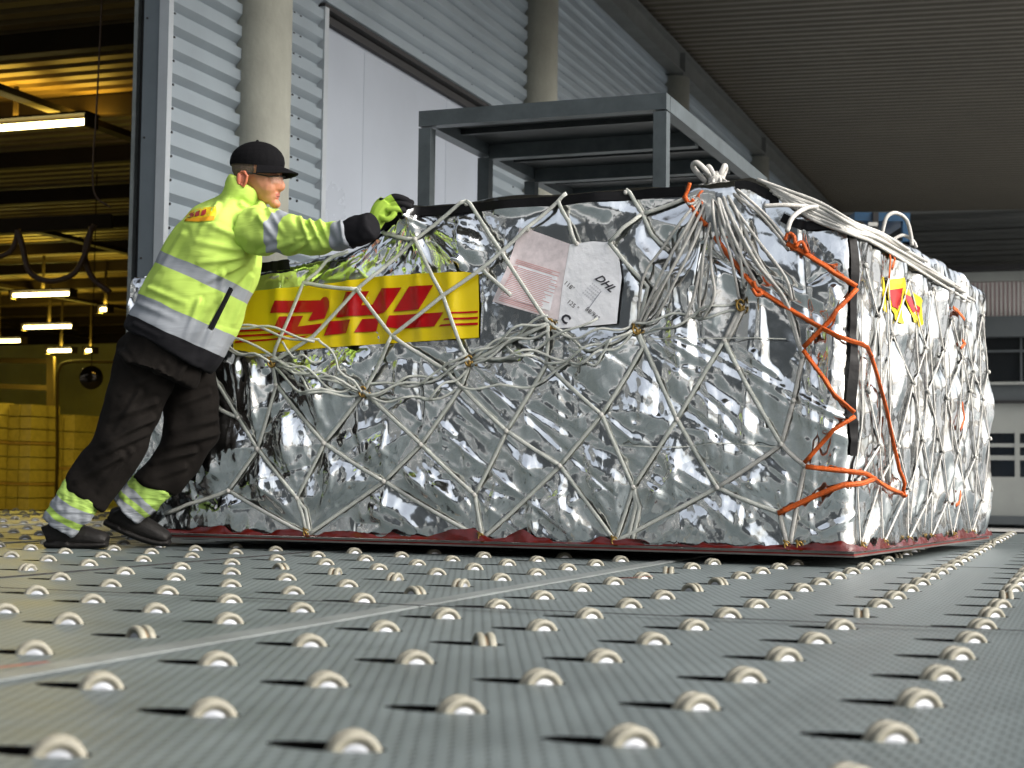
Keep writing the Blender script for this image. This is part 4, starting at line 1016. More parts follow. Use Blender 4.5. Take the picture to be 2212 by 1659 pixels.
# ---- banner and its lettering, cut fine and laid on the foil
def fine(poly, step=.035):
    """polygon in (W,z) -> finely cut mesh data"""
    bm = bmesh.new(); vs = [bm.verts.new((a, 0, b)) for a, b in poly]; bm.faces.new(vs).normal_update()
    bmesh.ops.triangulate(bm, faces=bm.faces[:])
    xs = [p_[0] for p_ in poly]; zs = [p_[1] for p_ in poly]
    for v_ in np.arange(math.floor(min(xs) / step) * step, max(xs), step):
        bmesh.ops.bisect_plane(bm, geom=bm.verts[:] + bm.edges[:] + bm.faces[:], plane_co=(v_, 0, 0), plane_no=(1, 0, 0))
    for v_ in np.arange(math.floor(min(zs) / step) * step, max(zs), step):
        bmesh.ops.bisect_plane(bm, geom=bm.verts[:] + bm.edges[:] + bm.faces[:], plane_co=(0, 0, v_), plane_no=(0, 0, 1))
    bmesh.ops.remove_doubles(bm, verts=bm.verts[:], dist=1e-5)
    bm.verts.index_update(); V_ = [(v_.co.x, v_.co.z) for v_ in bm.verts]; F_ = [tuple(v_.index for v_ in f_.verts) for f_ in bm.faces]; bm.free()
    return V_, F_
def wave(W, z):
    o = .005 * math.sin(W * 9 + z * 3)
    for c_, w_, a_ in ((-2.28, .05, .016), (-1.96, .045, .018), (-1.80, .03, .010), (-1.52, .05, .014), (-1.30, .06, .012), (-2.05, .02, .006), (-1.66, .025, .008)): o += a_ * max(0, 1 - abs(W - c_ + .12 * (z - .8)) / w_) ** 1.3
    return o
def lay(polys, off, mt, name, parent, step=.035, wv=True, origin=C0):
    q = MB()
    for poly in polys:
        V_, F_ = fine(poly, step)
        W_ = np.array([a for a, b in V_]); Z_ = np.array([b for a, b in V_])
        D_ = bdisp(W_, Z_) - .009
        q.add([surf(a, b, d_ + off + (wave(a, b) if wv else 0)) - origin for (a, b), d_ in zip(V_, D_)], F_)
    return q.build(name, MT[mt], parent, True)
def bp_(x, y): return sel(461 + x / 3.49, 518 + y / 3.49)
bn = empty('banner', 'yellow and red shipping banner stuck on the long foil side beside the worker', 'banner', None, C0)
lay([[sel(*q) for q in ((508, 632), (620, 622), (719, 611), (805, 598), (900, 591), (1005, 587), (1033, 592), (1037, 660), (1038, 730), (960, 735), (816, 744), (707, 752), (600, 762), (506, 768))]], .004, 'yel', 'sheet', bn, .018)
LT = [[(482, 463), (815, 458), (835, 434), (858, 430), (876, 444), (886, 470), (884, 510), (850, 597), (730, 615), (762, 548), (443, 556), (455, 515)],
      [(525, 583), (692, 576), (655, 657), (832, 633), (795, 700), (770, 712), (640, 716), (560, 693), (488, 655)],
      [(1010, 395), (1175, 386), (1120, 494), (1205, 489), (1270, 367), (1422, 360), (1318, 535), (1290, 552), (1220, 566), (935, 588)],
      [(890, 617), (1055, 605), (1018, 706), (850, 726)], [(1130, 599), (1258, 592), (1238, 693), (1082, 701)],
      [(1480, 353), (1665, 342), (1562, 528), (1366, 543)], [(1338, 573), (1748, 549), (1680, 656), (1420, 673), (1308, 660)],
      [(1792, 550), (2005, 538), (2005, 552), (1783, 564)], [(1757, 596), (2006, 583), (2006, 600), (1745, 611)], [(1728, 641), (2007, 626), (2007, 645), (1712, 657)],
      [(175, 684), (420, 673), (410, 688), (175, 698)], [(175, 722), (480, 707), (560, 700), (640, 716), (560, 722), (175, 736)], [(175, 766), (400, 752), (620, 738), (740, 722), (700, 740), (600, 752), (175, 780)]]
lay([[bp_(x, y) for x, y in p_] for p_ in LT[:7]], .0085, 'bred', 'lettering', bn, .018)
lay([[bp_(x, y) for x, y in p_] for p_ in LT[7:10]], .0070, 'bred', 'stripes', bn, .018)
lay([[bp_(x, y) for x, y in p_] for p_ in LT[10:]], .0070, 'bred', 'stripes', bn, .018)
# small crumpled banner on the end face
b2 = empty('end_banner', 'crumpled yellow and red banner half covered by ropes on the bright end face', 'banner', None, C0)
def lay2(polys, off, mt, name):
    q = MB()
    for poly in polys:
        V_, F_ = fine([sel(x, y) for x, y in poly], .04); W_ = np.array([a for a, b in V_]); Z_ = np.array([b for a, b in V_]); D_ = dispf(W_, Z_)
        q.add([surf(a, b, d_ + off) - C0 for (a, b), d_ in zip(V_, D_)], F_)
    return q.build(name, MT[mt], b2, True)
for P_ in ([(1912, 596), (1921, 598), (1923, 676), (1914, 672)], [(1927, 604), (1946, 600), (1955, 640), (1951, 700), (1938, 690), (1930, 660)], [(1959, 622), (1972, 626), (1976, 660), (1972, 704), (1962, 696)], [(1980, 628), (1993, 650), (1999, 700), (1990, 712), (1983, 690)]):
    lay2([P_], .004, 'yel', 'sheet')
for P_ in ([(1930, 626), (1945, 622), (1950, 655), (1944, 672), (1933, 662)], [(1960, 634), (1970, 640), (1973, 668), (1963, 676)], [(1983, 656), (1991, 664), (1992, 684), (1984, 680)]):
    lay2([P_], .0065, 'bred', 'lettering')

# ---- document sleeves
d1 = empty('document_sleeve', 'clear sleeve with a pink printed form, left of the two papers under the net', 'document', None, C0)
lay([[sel(*q) for q in ((1120, 492), (1140, 494), (1190, 512), (1234, 528), (1222, 600), (1208, 692), (1150, 676), (1066, 652), (1092, 590))]], .008, 'paper', 'sleeve', d1, .025)
pr = []
for k in range(26):
    t = k / 26; xa, ya = 1112 - 36 * t, 560 + 92 * t; L_ = 100 + rs.uniform(-18, 6); x1_ = xa + L_; y1_ = ya + L_ * .30
    if k == 3: continue
    pr.append([sel(xa + 3, ya), sel(x1_, y1_), sel(x1_, y1_ + 1.2), sel(xa + 3, ya + 1.2)])
lay(pr, .0110, 'rink', 'print', d1, .06)
lay([[sel(1120, 572), sel(1205, 598), sel(1190, 672), sel(1082, 640)]], .0095, 'pinkp' if 'pinkp' in MT else 'paper', 'form', d1, .03)
MT['pinkp'] = mat('pink_form', (.80, .71, .73), .5, noise=.25, nscale=30)
d1.children[-1].data.materials[0] = MT['pinkp']
d2 = empty('document_sleeve', 'white label sleeve with black shipping print, right of the two papers', 'document', None, C0)
lay([[sel(*q) for q in ((1230, 528), (1280, 521), (1318, 524), (1336, 545), (1345, 600), (1340, 650), (1336, 700), (1270, 706), (1207, 710), (1216, 620))]], .009, 'paper', 'sleeve', d2, .025)
def text_on(txt, cx_, cy_, size, rot, par, mt='ink', shear=0., off=.0120, bold=0.):
    cu = bpy.data.curves.new('t', 'FONT'); cu.body = txt; cu.size = size; cu.align_x = 'CENTER'; cu.align_y = 'CENTER'; cu.shear = shear; cu.offset = bold; cu.resolution_u = 2
    o = bpy.data.objects.new('t', cu); COL.objects.link(o); dg = bpy.context.evaluated_depsgraph_get()
    me = bpy.data.meshes.new_from_object(o.evaluated_get(dg)); c, s_ = math.cos(rot), math.sin(rot)
    vs = []
    for v_ in me.vertices:
        x, y = v_.co.x, v_.co.y; X_, Y_ = cx_ + x * c - y * s_, cy_ - (x * s_ + y * c)
        W_, z_ = sel(X_, Y_); D_ = float(bdisp(W_, z_)) - .009
        vs.append(surf(W_, z_, D_ + off + wave(W_, z_)) - C0)
    fs = [tuple(p_.vertices) for p_ in me.polygons]; bpy.data.objects.remove(o)
    return mk('print', vs, fs, MT[mt], par)
RTX = math.radians(-40)
text_on('DHL', 1308, 612, 24, RTX, d2, 'ink', .5, bold=.5)
text_on('118"', 1231, 618, 14, RTX, d2); text_on('125 "', 1240, 660, 14, RTX, d2); text_on('88/96"', 1283, 679, 14, RTX, d2); text_on('C', 1224, 690, 26, RTX, d2, bold=1.2)
for k in range(5): text_on('lll ilil lll illi lill il', 1292 - 5 * k, 622 + 5 * k, 5, RTX, d2, 'gink')
for (x0, y0, x1, y1) in ((1245, 625, 1275, 665), (1275, 665, 1300, 630), (1262, 610, 1282, 635)):
    lay([[sel(x0, y0), sel(x1, y1), sel(x1 + 1.2, y1 + 1.2), sel(x0 + 1.2, y0 + 1.2)]], .0115, 'gink', 'print', d2, .08)

# ================================================================== ROLLERS
def lathe(prof_, n=24):
    vs = []; fs = []
    for (r_, x) in prof_:
        for j in range(n): t = 2 * math.pi * j / n; vs.append((x, r_ * math.cos(t), r_ * math.sin(t)))
    for i in range(len(prof_) - 1):
        for j in range(n): fs.append((i * n + j, i * n + (j + 1) % n, (i + 1) * n + (j + 1) % n, (i + 1) * n + j))
    return vs, fs
RW = .0315
tyre_v, tyre_f = lathe([(.018, .0035), (.0295, .0035), (.0312, .0055), (RW, .009), (.0312, .0135), (.0290, .0165), (.0255, .0172), (.0222, .0165), (.0208, .014), (.018, .0135)], 28)
hub_v, hub_f = lathe([(.001, .0135), (.008, .0150), (.015, .0145), (.0185, .013), (.0205, .0140)], 20)
def twin(v, f):
    n = len(v); return v + [(-x, y, z) for x, y, z in v], f + [tuple(reversed([i + n for i in q])) for q in f]
tyre_v, tyre_f = twin(tyre_v, tyre_f); hub_v, hub_f = twin(hub_v, hub_f)
core_v, core_f = lathe([(.026, -.0036), (.026, .0036)], 20)
def mesh_of(name, v, f, m):
    me = bpy.data.meshes.new(name); me.from_pydata(v, [], f); me.materials.append(MT[m]); me.polygons.foreach_set('use_smooth', [True] * len(f)); me.update(); return me
me_t = mesh_of('tyre', tyre_v, tyre_f, 'tyre'); me_h = mesh_of('hub', hub_v, hub_f, 'hub'); me_c = mesh_of('core', core_v, core_f, 'tread')
allm = bpy.data.meshes.new('caster'); nv = len(tyre_v); nh = len(hub_v)
allm.from_pydata(tyre_v + hub_v + core_v, [], tyre_f + [tuple(i + nv for i in f) for f in hub_f] + [tuple(i + nv + nh for i in f) for f in core_f])
for k_ in ('tyre', 'hub', 'tread'): allm.materials.append(MT[k_])
allm.polygons.foreach_set('material_index', [0] * len(tyre_f) + [1] * len(hub_f) + [2] * len(core_f)); allm.polygons.foreach_set('use_smooth', [True] * len(allm.polygons)); allm.update()
# under the pallet nothing shows except the first strip
def under(P):
    r = P - C0; M2 = np.array([[da[0], db[0]], [da[1], db[1]]]); s_, t_2 = np.linalg.solve(M2, r[:2]); return .25 < s_ < LA + .4 and .22 < t_2 < LB
vis = [h for h in holes if not under(h[2])]
vis = [h for h in vis if -60 < h[3] < 2272 and h[4] < 1720]
vis.sort(key=lambda h: h[2][1])
print('rollers', len(vis))
LAB = 'cream twin wheel caster poking up through its slot in the grey deck'
LAB2 = 'caster swivelled sideways so its two cream treads show in its deck slot'
GRP = 'caster rollers set in the deck'
rr = np.random.RandomState(3); far = MB()
ORD = 'first second third fourth fifth sixth seventh eighth ninth tenth eleventh twelfth thirteenth fourteenth fifteenth sixteenth seventeenth eighteenth nineteenth twentieth'.split()
ORD += ['twenty-' + o for o in ORD[:9]] + ['thirtieth'] + ['thirty-' + o for o in ORD[:9]]
rows = {}
for h in vis:
    if -20 < h[3] < 2232 and h[4] < 1690: rows.setdefault(round((h[0] - RU0) / (DU / 2)), []).append(h)
lab_of = {}
for ri, key in enumerate(sorted(rows)):
    for ci, h in enumerate(sorted(rows[key], key=lambda h: h[3])):
        if ri < 39 and ci < 29:
            rw_ = 'nearest row' if ri == 0 else ORD[ri] + ' nearest row'
            lab_of[id(h)] = '%s from the left in the %s of the deck' % (ORD[ci], rw_)
for k, (uc, vc, P, x, y) in enumerate(vis):
    h_id = id(vis[k]); odd = rr.rand() < .12; ang = rr.uniform(-.10, .10) if not odd else rr.choice([-1.2, 1.0, .75, 1.45])
    base_a = math.atan2(-.93, .37) + ang
    zr = rr.uniform(-.012, -.009)
    off = np.array([math.cos(base_a + math.pi / 2), math.sin(base_a + math.pi / 2), 0]) * .0

    loc = P + off + np.array([0, 0, zr])
    if k >= 290:
        c, s_ = math.cos(base_a), math.sin(base_a)
        far.add([loc + np.array([a * c - b * s_, a * s_ + b * c, z_]) for a, b, z_ in tyre_v], tyre_f, 0); continue
    if P[1] < 4.6:
        e = empty('caster_roller', (('sideways cream caster, ' if odd else 'cream caster wheel, ') + lab_of[h_id]) if h_id in lab_of else (LAB2 if odd else LAB), 'caster', GRP, loc); e.rotation_euler = (0, 0, base_a)
        for nm, me in (('tyre', me_t), ('hub', me_h), ('core', me_c)):
            o = bpy.data.objects.new(nm, me); COL.objects.link(o); o.parent = e
    else:
        o = bpy.data.objects.new('caster_roller', allm); COL.objects.link(o); o.location = tuple(loc); o.rotation_euler = (0, 0, base_a); tag(o, (('sideways cream caster, ' if odd else 'cream caster wheel, ') + lab_of[h_id]) if h_id in lab_of else (LAB2 if odd else LAB), 'caster', GRP)
if far.v: tag(far.build('distant_casters', MT['tyre']), 'cream casters too far away to tell apart', 'caster', GRP, 'stuff')

# ================================================================== WORKER
wk = empty('person', 'worker in lime hi-vis jacket, black trousers and cap leaning hard against the silver load', 'person')
def mp_(x, y, Y): return at(x, y, Y)
def rm(pxr, Y): return pxr * Y / F
VIEW = (0, 1, 0)
def limb(mb, pts, n=14, m=0):
    """pts: (x, y, Y, radius px in picture plane, radius m in depth)"""
    # densify
    P = smooth_path([np.array([*mp_(x, y, Y), rm(r, Y), d_]) for x, y, Y, r, d_ in pts], 4)
    mb.tube([p_[:3] for p_ in P], [p_[3] for p_ in P], n, ref=VIEW, R2=[p_[4] for p_ in P], m=m)
# body: head, neck and a slim trunk inside the clothes, one skin
YH = 6.33
hd = MB()
def hp(x, y, dy=0.): return mp_(x, y, YH + dy)
k1 = YH / F
hd.ball(hp(556, 357), 57 * k1, .077, 50 * k1, 20)                       # cranium
limb(hd, [(562, 380, YH, 40, .068), (575, 405, YH, 34, .058), (583, 428, YH, 23, .040), (586, 437, YH, 15, .028)])   # jaw
hd.ball(hp(590, 392, -.006), 22 * k1, .052, 30 * k1, 14)                # face front
hd.ball(hp(578, 403, -.034), 20 * k1, .026, 20 * k1, 12)                # near cheek
hd.ball(hp(580, 400, .045), 17 * k1, .024, 15 * k1, 12)
limb(hd, [(600, 380, YH - .012, 5, .009), (606, 391, YH - .014, 6, .010), (610, 403, YH - .016, 7, .013), (603, 409, YH - .014, 7, .017)], 10)  # nose
hd.ball(hp(603, 376, -.010), 6 * k1, .05, 6 * k1, 10)                   # brow ridge
hd.ball(hp(594, 441, -.004), 13 * k1, .026, 10 * k1, 12)                # chin
hd.ball(hp(598, 421, -.010), 5 * k1, .024, 3.4 * k1, 10); hd.ball(hp(597, 428, -.010), 5 * k1, .022, 3.8 * k1, 10)   # lips
limb(hd, [(532, 400, YH, 28, .058), (515, 440, YH + .02, 33, .06), (500, 480, YH + .03, 40, .09)])   # neck
limb(hd, [(500, 480, YH + .05, 42, .12), (450, 600, YH + .05, 60, .11), (380, 730, YH + .06, 66, .13)])
bodym = remesh(hd, 'body', .0038, None, wk, 4, mats=[MT['skin'], MT['lip'], MT['hair']])
me = bodym.data; mi = [0] * len(me.polygons)
for i, p_ in enumerate(me.polygons):
    c = p_.center; x, y = proj(c)
    if 596 < x < 609 and 417 < y < 431 and c[1] < YH + .02: mi[i] = 1
    if x < 548 and y < 400 and not (x > 520 and y > 377): mi[i] = 2
me.polygons.foreach_set('material_index', mi)
# mouth line, eye, brow, ear
q = MB(); q.tube([hp(588, 426, -.030), hp(596, 425, -.026), hp(604, 424.5, -.019)], .0016, 6); q.build('mouth', mat('mouth_line', (.10, .03, .02), .7), wk)
q = MB(); q.ball(hp(591, 390, -.040), .0125, .010, .0065, 12); q.build('eye', MT['eye'], wk, True)
q = MB(); q.ball(hp(592, 386, -.0385), .0135, .007, .0035, 10); q.build('eyelid', MT['skin'], wk, True)
q = MB(); q.tube([hp(580, 380, -.046), hp(592, 377.5, -.045), hp(603, 380, -.036)], [.002, .0035, .0022], 6); q.build('eyebrow', MT['brow'], wk)
q = MB(); q.tube([hp(520, 372, -.078), hp(528, 371, -.086), hp(534, 380, -.088), hp(531, 394, -.084), hp(526, 403, -.078), hp(521, 398, -.078)], .0062, 8, ref=VIEW); q.ball(hp(526, 388, -.074), .014, .010, .024, 12); q.ball(hp(516, 386, -.080), .010, .006, .026, 10)
remesh(q, 'ear', .0025, MT['ear'], wk, 3)
# cap
cp = MB(); cp.ball(hp(556, 352), 60.5 * k1, .086, 47 * k1, 24); 
capo = remesh(cp, 'cap', .004, MT['capm'], wk, 2)
bm = bmesh.new(); bm.from_mesh(capo.data); cut = hp(500, 366); nrm_ = Vector((-.10, 0, -1)).normalized()
bmesh.ops.bisect_plane(bm, geom=bm.verts[:] + bm.edges[:] + bm.faces[:], plane_co=tuple(hp(556, 364)), plane_no=nrm_, clear_outer=True)
bm.to_mesh(capo.data); bm.free()
vs = []; fs = []; nb = 15; nr = 6
for i in range(nb):
    t = i / (nb - 1); yy = -.082 + .164 * t; a = abs(t - .5) * 2
    for j in range(nr):
        s_ = j / (nr - 1); L_ = .078 * math.sqrt(max(0, 1 - a ** 2.6)); inner = 42 * k1 * math.sqrt(max(.02, 1 - a * a)) 
        x0 = hp(556, 366)[0] + inner + 6 * k1 * (1 - a); x = x0 + L_ * s_; z = hp(556, 358)[2] + .002 - .034 * s_ - .012 * (a ** 2)
        vs.append((x, YH + yy - .02 * s_, z)); 
nv_ = len(vs); vs += [(a, b, c - .005) for a, b, c in vs]
for i in range(nb - 1):
    for j in range(nr - 1):
        fs.append((i * nr + j, (i + 1) * nr + j, (i + 1) * nr + j + 1, i * nr + j + 1)); fs.append((nv_ + i * nr + j, nv_ + i * nr + j + 1, nv_ + (i + 1) * nr + j + 1, nv_ + (i + 1) * nr + j))
for i in range(nb - 1): fs.append((i * nr + nr - 1, (i + 1) * nr + nr - 1, nv_ + (i + 1) * nr + nr - 1, nv_ + i * nr + nr - 1))
mk('brim', vs, fs, MT['capm'], capo, True)
q = MB(); q.ball(hp(556, 305.5), .007, n=8); q.build('button', MT['capm'], capo)
# glasses
gl = empty('safety_glasses', None, None); del_ = gl; gl.parent = wk
q = MB(); q.tube([hp(531, 371, -.082), hp(560, 377, -.079), hp(583, 381, -.062)], .0026, 6); q.tube([hp(583, 381, -.062), hp(602, 380, -.050), hp(614, 381, -.02), hp(616, 382, .03)], .0026, 6); q.build('frame', MT['dark'], gl)
q = MB(); V_ = [hp(583, 381, -.063), hp(604, 381, -.050), hp(604, 397, -.048), hp(585, 396, -.060), hp(614, 382, -.018), hp(612, 397, -.02)]
q.add(V_, [(0, 1, 2, 3), (1, 4, 5, 2)]); q.build('lens', MT['lens'], gl)

# jacket trunk
YT = 6.40
jk = MB()
limb(jk, [(363, 757, YT, 106, .175), (385, 718, YT, 111, .182), (415, 655, YT, 113, .185), (442, 600, YT, 110, .190), (466, 545, YT - .01, 101, .200), (488, 492, YT - .02, 84, .205), (503, 456, YT - .03, 58, .160), (515, 425, YT - .05, 40, .10)], 24)
jk.ball(mp_(536, 496, YT - .10), .078, .10, .076, 14)      # near shoulder
jk.ball(mp_(530, 470, YT + .12), .09, .10, .09, 14)
limb(jk, [(505, 440, YH + .02, 40, .085), (520, 412, YH + .005, 42, .082), (530, 396, YH, 38, .078)], 18)   # collar
limb(jk, [(548, 448, YH - .0, 24, .06), (568, 466, YH + .02, 20, .06)], 12)
P0, P1 = mp_(340, 800, YT), mp_(512, 430, YT)
def tt(x, y):
    P = mp_(x, y, YT - .18); d_ = P1 - P0; return float((P - P0) @ d_ / (d_ @ d_))
B = [tt(365, 757), tt(392, 697), tt(425, 590 + 35), tt(442, 575)]
jm = band_mat('jacket_cloth', P0, P1, [(0, BLK), (.205, SILV), (.325, LIME), (.51, SILV), (.575, LIME)], wr=.018, bump=.2, fold=.8)
jt = remesh(jk, 'jacket', .0075, jm, wk, 5, disp=[(.11, .026, 0)])
# sleeve
sv = MB(); YS = 6.24
limb(sv, [(538, 492, YS + .03, 52, .092), (572, 500, YS - .01, 53, .092), (613, 504, YS - .05, 47, .082), (660, 513, YS - .10, 40, .072), (688, 514, YS - .12, 40, .070), (717, 510, YS - .15, 34, .062), (762, 505, YS - .20, 32, .056)], 18)
SP0, SP1 = mp_(540, 488, YS + .03), mp_(765, 508, YS - .20)
sm_ = band_mat('sleeve_cloth', SP0, SP1, [(0, LIME), (.275, SILV), (.385, LIME), (.845, SILV), (1.0, BLK)], wr=.03, bump=.22, fold=.9)
sl_ = remesh(sv, 'sleeve', .0065, sm_, jt, 5, disp=[(.06, .022, 0)])
cf = MB(); limb(cf, [(752, 506, YS - .19, 30, .050), (768, 500, YS - .205, 35, .050), (788, 494, YS - .22, 34, .048), (804, 486, YS - .23, 30, .042), (808, 484, YS-.235, 22, .03)], 16)
remesh(cf, 'cuff', .006, MT['blackc'], jt, 4, disp=[(.04, .008, 1)])
# far sleeve reaching behind, mostly hidden
sv = MB(); limb(sv, [(535, 485, YT + .12, 40, .085), (590, 500, YT + .10, 34, .07), (640, 503, YT + .04, 28, .06)], 14)
sv2 = remesh(sv, 'sleeve', .009, sm_, jt, 4)
def folds(o, F_):
    """raise soft creases on the side of a garment that faces the camera; fold ends given in photo pixels"""
    me = o.data; n = len(me.vertices); co = np.zeros(n * 3); me.vertices.foreach_get('co', co); co = co.reshape(-1, 3)
    no = np.array([tuple(v_.normal) for v_ in me.vertices]); d_ = co - CP; k = d_ @ fw; X_ = 1106 + F * (d_ @ rt) / k; Y_ = 829.5 - F * (d_ @ up) / k
    near = np.clip(-no[:, 1] * 1.6 + .2, 0, 1); mv = np.zeros(n)
    for x0, y0, x1, y1, w_, a_ in F_:
        ex, ey = x1 - x0, y1 - y0; t_3 = np.clip(((X_ - x0) * ex + (Y_ - y0) * ey) / (ex * ex + ey * ey), 0, 1)
        dd = np.hypot(X_ - x0 - t_3 * ex, Y_ - y0 - t_3 * ey); fall = 1 - .75 * t_3
        side = np.exp(-(dd / (w_ * .55)) ** 2) - .55 * np.exp(-((dd - w_ * 1.1) / (w_ * .6)) ** 2)
        mv += a_ * side * fall
    co = co + no * (mv * near)[:, None]; me.vertices.foreach_set('co', co.ravel()); me.update()
folds(jt, [(552, 552, 430, 568, 10, .014), (552, 558, 440, 612, 10, .014), (550, 566, 470, 650, 10, .013), (548, 545, 425, 522, 11, .012), (536, 520, 440, 478, 11, .010), (395, 505, 350, 580, 11, .010), (322, 622, 400, 655, 10, .010), (545, 600, 505, 700, 9, .012),
           (480, 590, 474, 690, 10, .010), (300, 655, 380, 690, 10, .009), (430, 650, 400, 730, 10, .010), (520, 440, 560, 470, 8, .010), (470, 440, 430, 500, 9, .009), (290, 700, 340, 725, 8, .008), (455, 715, 430, 775, 9, .009)])
folds(sl_, [(648, 470, 676, 540, 9, .014), (668, 474, 700, 536, 8, .013), (690, 476, 716, 530, 8, .012), (632, 545, 690, 500, 8, .010), (560, 548, 640, 520, 9, .012), (560, 470, 600, 520, 10, .010), (736, 478, 744, 538, 7, .010), (580, 452, 610, 500, 8, .009), (640, 515, 710, 512, 7, .008)])
# pocket zip, back label
q = MB(); zy = YT - .205
q.bar(mp_(499, 622, zy + .02), mp_(455, 712, zy - .0), .012, .020, upv=(0, 1, 0)); q.build('pocket_zip', MT['blackc'], jt)
def drape(name, pts, mt, parent, target, off=.004, step=7):
    """patch of pixels projected on an object's near surface, in its own thin mesh"""
    xs = [p_[0] for p_ in pts]; ys = [p_[1] for p_ in pts]
    bm = bmesh.new(); bm.faces.new([bm.verts.new((x, 0, y)) for x, y in pts]).normal_update(); bmesh.ops.triangulate(bm, faces=bm.faces[:])
    for v_ in np.arange(min(xs), max(xs), step): bmesh.ops.bisect_plane(bm, geom=bm.verts[:] + bm.edges[:] + bm.faces[:], plane_co=(v_, 0, 0), plane_no=(1, 0, 0))
    for v_ in np.arange(min(ys), max(ys), step): bmesh.ops.bisect_plane(bm, geom=bm.verts[:] + bm.edges[:] + bm.faces[:], plane_co=(0, 0, v_), plane_no=(0, 0, 1))
    bm.verts.index_update(); vs = []; last = None
    for v_ in bm.verts:
        d_ = Vector(ray(v_.co.x, v_.co.z)).normalized(); ok, loc, nn, ix = target.ray_cast(Vector(CP), d_)
        if not ok: loc = Vector(at(v_.co.x, v_.co.z, (last or YT - .1))) 
        else: last = loc[1]
        vs.append(tuple(loc - d_ * off))
    fs = [tuple(v_.index for v_ in f_.verts) for f_ in bm.faces]; bm.free()
    return mk(name, vs, fs, MT[mt], parent, True)
bpy.context.view_layer.update()
lb = drape('back_label', [(400, 468), (412, 456), (430, 449), (466, 446), (468, 460), (462, 476), (430, 479), (398, 478)], 'labely', jt, jt, .006)
drape('label_stripe', [(400, 473), (463, 466), (461, 475), (430, 478), (398, 477)], 'orangem', lb, jt, .0075)
drape('label_letter', [(408, 462), (420, 457), (418, 468), (404, 471)], 'labelr', lb, jt, .009); drape('label_letter', [(423, 457), (432, 454), (430, 466), (420, 468)], 'labelr', lb, jt, .009); drape('label_letter', [(436, 455), (446, 451), (444, 464), (433, 466)], 'labelr', lb, jt, .009)
drape('pocket', [(496, 622), (504, 626), (461, 713), (449, 708)], 'blackc', jt, jt, .004)

# gloves
GY = float(sp(GL[0], GL[1] - .03, 0)[1]) - .05
MT['glovem'] = band_mat('glove_knit', mp_(800, 480, GY), mp_(880, 432, GY), [(0, (.30, .46, .06)), (.74, BLK)], wr=.06, bump=.2, fold=.3)
gv = MB()
def gp(x, y, dy=0.): return mp_(x, y, GY + dy)
limb(gv, [(808, 492, GY, 15, .026), (816, 470, GY, 20, .030), (826, 452, GY, 23, .030), (838, 440, GY, 22, .028)], 12)       # wrist and palm
for (pts, r) in (([(834, 432, .03), (850, 424, .03), (866, 426, .03), (880, 432, .03)], .0115), ([(840, 434, .008), (858, 428, .0), (874, 432, -.0), (889, 438, .0)], .0125),
                 ([(842, 444, -.012), (858, 440, -.02), (871, 441, -.02), (885, 446, -.014)], .0120), ([(838, 453, -.025), (852, 452, -.03), (864, 453, -.03), (874, 456, -.022)], .0105),
                 ([(822, 468, -.02), (834, 474, -.03), (844, 470, -.03), (852, 462, -.028)], .0120)):
    gv.tube(smooth_path([gp(*p_) for p_ in pts], 4), [r] * 13, 9)
    for p_ in (pts[0], pts[-1]): gv.ball(gp(*p_), r, n=10)
remesh(gv, 'glove', .0032, MT['glovem'], wk, 2)
q = MB(); q.ball(gp(824, 430, -.02), .010, .006, .006, 10); q.build('knuckle_pad', MT['blackc'], wk)
# far hand beside the near one
gv = MB(); limb(gv, [(640, 503, YT, 22, .03), (740, 500, GY + .25, 20, .03), (800, 492, GY + .15, 18, .026), (850, 465, GY + .11, 16, .024), (868, 452, GY + .09, 14, .022)], 10)
for dx in (-9, -3, 3, 9): gv.tube([mp_(868 + dx, 452, GY + .09), mp_(876 + dx, 444, GY + .06), mp_(884 + dx, 446, GY + .03)], .009, 8)
gv.tube([mp_(860, 462, GY + .09), mp_(868, 470, GY + .05), mp_(876, 466, GY + .04)], .010, 8)
remesh(gv, 'glove', .005, MT['blackc'], wk, 2)

# trousers: both legs and seat, one skin
tr = MB(); YR, YL = 6.42, 6.56
limb(tr, [(362, 730, YT, 80, .155), (352, 775, YT, 88, .16), (340, 805, YT, 88, .16)], 20)
limb(tr, [(338, 728, YR, 60, .09), (322, 770, YR, 70, .105), (302, 830, YR, 68, .10), (278, 900, YR, 62, .092), (255, 960, YR - .01, 60, .085), (225, 1010, YR, 58, .08), (190, 1058, YR + .0, 52, .072), (178, 1078, YR, 50, .066)], 18)
limb(tr, [(390, 775, YL, 62, .10), (410, 840, YL, 62, .10), (415, 905, YL, 60, .09), (400, 960, YL, 58, .085), (368, 1010, YL, 52, .075), (340, 1042, YL, 48, .068), (334, 1052, YL, 47, .064)], 18)
trs = remesh(tr, 'trousers', .0075, MT['trous'], wk, 5, disp=[(.10, .030, 0)])
bpy.context.view_layer.update()
folds(trs, [(330, 905, 225, 958, 12, .016), (318, 935, 212, 985, 11, .015), (335, 870, 240, 905, 12, .013), (345, 800, 262, 850, 12, .012), (262, 985, 165, 1040, 11, .014), (285, 975, 215, 1060, 10, .012), (300, 850, 250, 930, 10, .010),
            (472, 905, 372, 930, 11, .015), (474, 935, 362, 965, 11, .015), (450, 850, 372, 880, 11, .012), (420, 975, 330, 1000, 10, .013), (400, 1010, 330, 1035, 10, .010), (260, 760, 300, 820, 10, .010), (400, 790, 360, 850, 10, .012)])
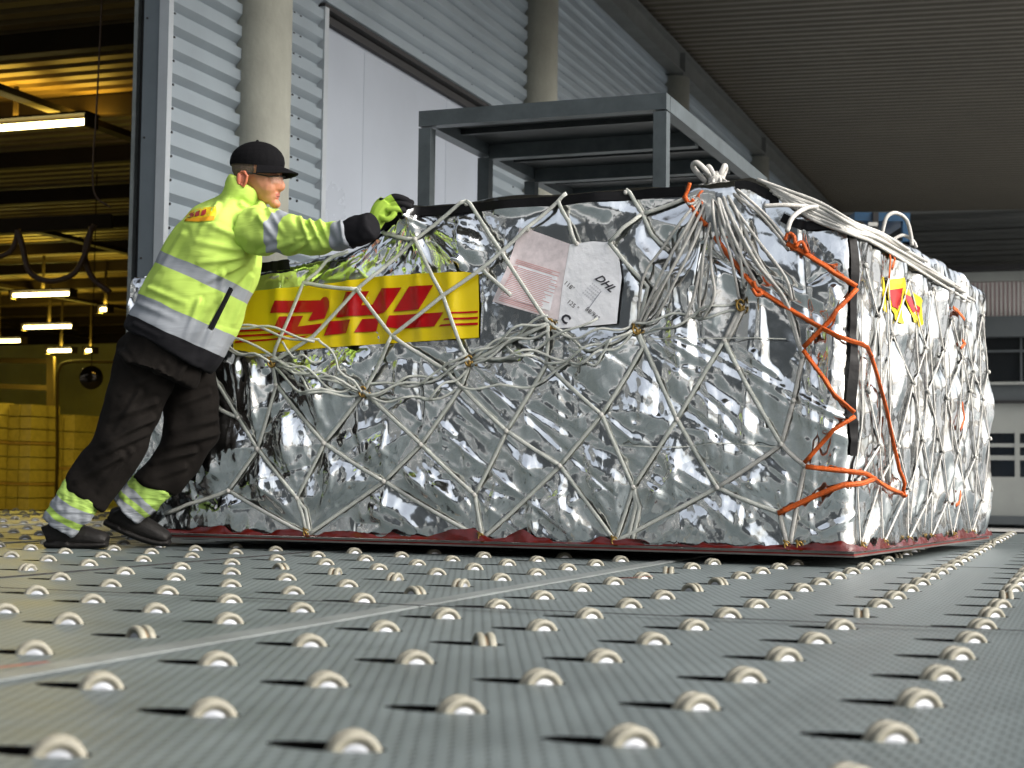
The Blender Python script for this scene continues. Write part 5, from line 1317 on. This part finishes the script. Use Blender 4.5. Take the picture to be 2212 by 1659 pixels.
# gaiters: lime and silver ankle bands
def gaiter(pts, P0g, P1g, stops, nm='gaiter'):
    g_ = MB(); limb(g_, pts, 16); return remesh(g_, nm, .0055, band_mat('gaiter_cloth', P0g, P1g, stops, wr=.22, bump=.5, fold=.9), wk, 4, disp=[(.05, .02, 1)])
gaiter([(182, 1062, YR, 50, .062), (160, 1092, YR, 48, .06), (142, 1115, YR + .01, 42, .055), (128, 1138, YR + .02, 40, .05)], mp_(185, 1050, YR), mp_(120, 1145, YR), [(0, (.36, .53, .12)), (.38, SILV), (.64, (.33, .50, .10)), (.76, SILV)])
gaiter([(338, 1040, YL, 46, .06), (312, 1068, YL, 46, .058), (290, 1088, YL, 44, .055), (272, 1106, YL + .0, 38, .05)], mp_(345, 1030, YL), mp_(258, 1112, YL), [(0, (.30, .46, .10)), (.48, SILV), (.62, (.36, .53, .12)), (.72, SILV)])
# shoes
def shoe(top, mid, YY):
    g_ = MB(); limb(g_, [(x, y, YY, r, d_) for x, y, r, d_ in top], 14); limb(g_, [(x, y, YY, r, d_) for x, y, r, d_ in mid], 14)
    return remesh(g_, 'shoe', .005, MT['shoe'], wk, 3)
shoe([(122, 1128, 36, .050), (128, 1148, 33, .050)], [(104, 1163, 20, .044), (125, 1156, 28, .050), (160, 1156, 28, .050), (192, 1161, 22, .052), (218, 1165, 19, .050), (232, 1169, 13, .040)], 6.50)
shoe([(120, 1170, 12, .04), (150, 1174, 11, .05)], [(100, 1175, 9, .042), (130, 1177, 9, .046), (180, 1177, 9, .046), (215, 1177, 8, .048), (232, 1175, 7, .040)], 6.495)
shoe([(262, 1100, 36, .050), (272, 1118, 33, .050)], [(240, 1118, 20, .044), (262, 1120, 27, .050), (300, 1136, 27, .050), (332, 1150, 22, .052), (354, 1160, 17, .050), (366, 1165, 12, .040)], 6.62)
shoe([(240, 1130, 10, .04), (262, 1140, 10, .05)], [(228, 1126, 9, .042), (262, 1143, 9, .046), (310, 1163, 9, .046), (345, 1172, 8, .048), (368, 1172, 7, .040)], 6.615)
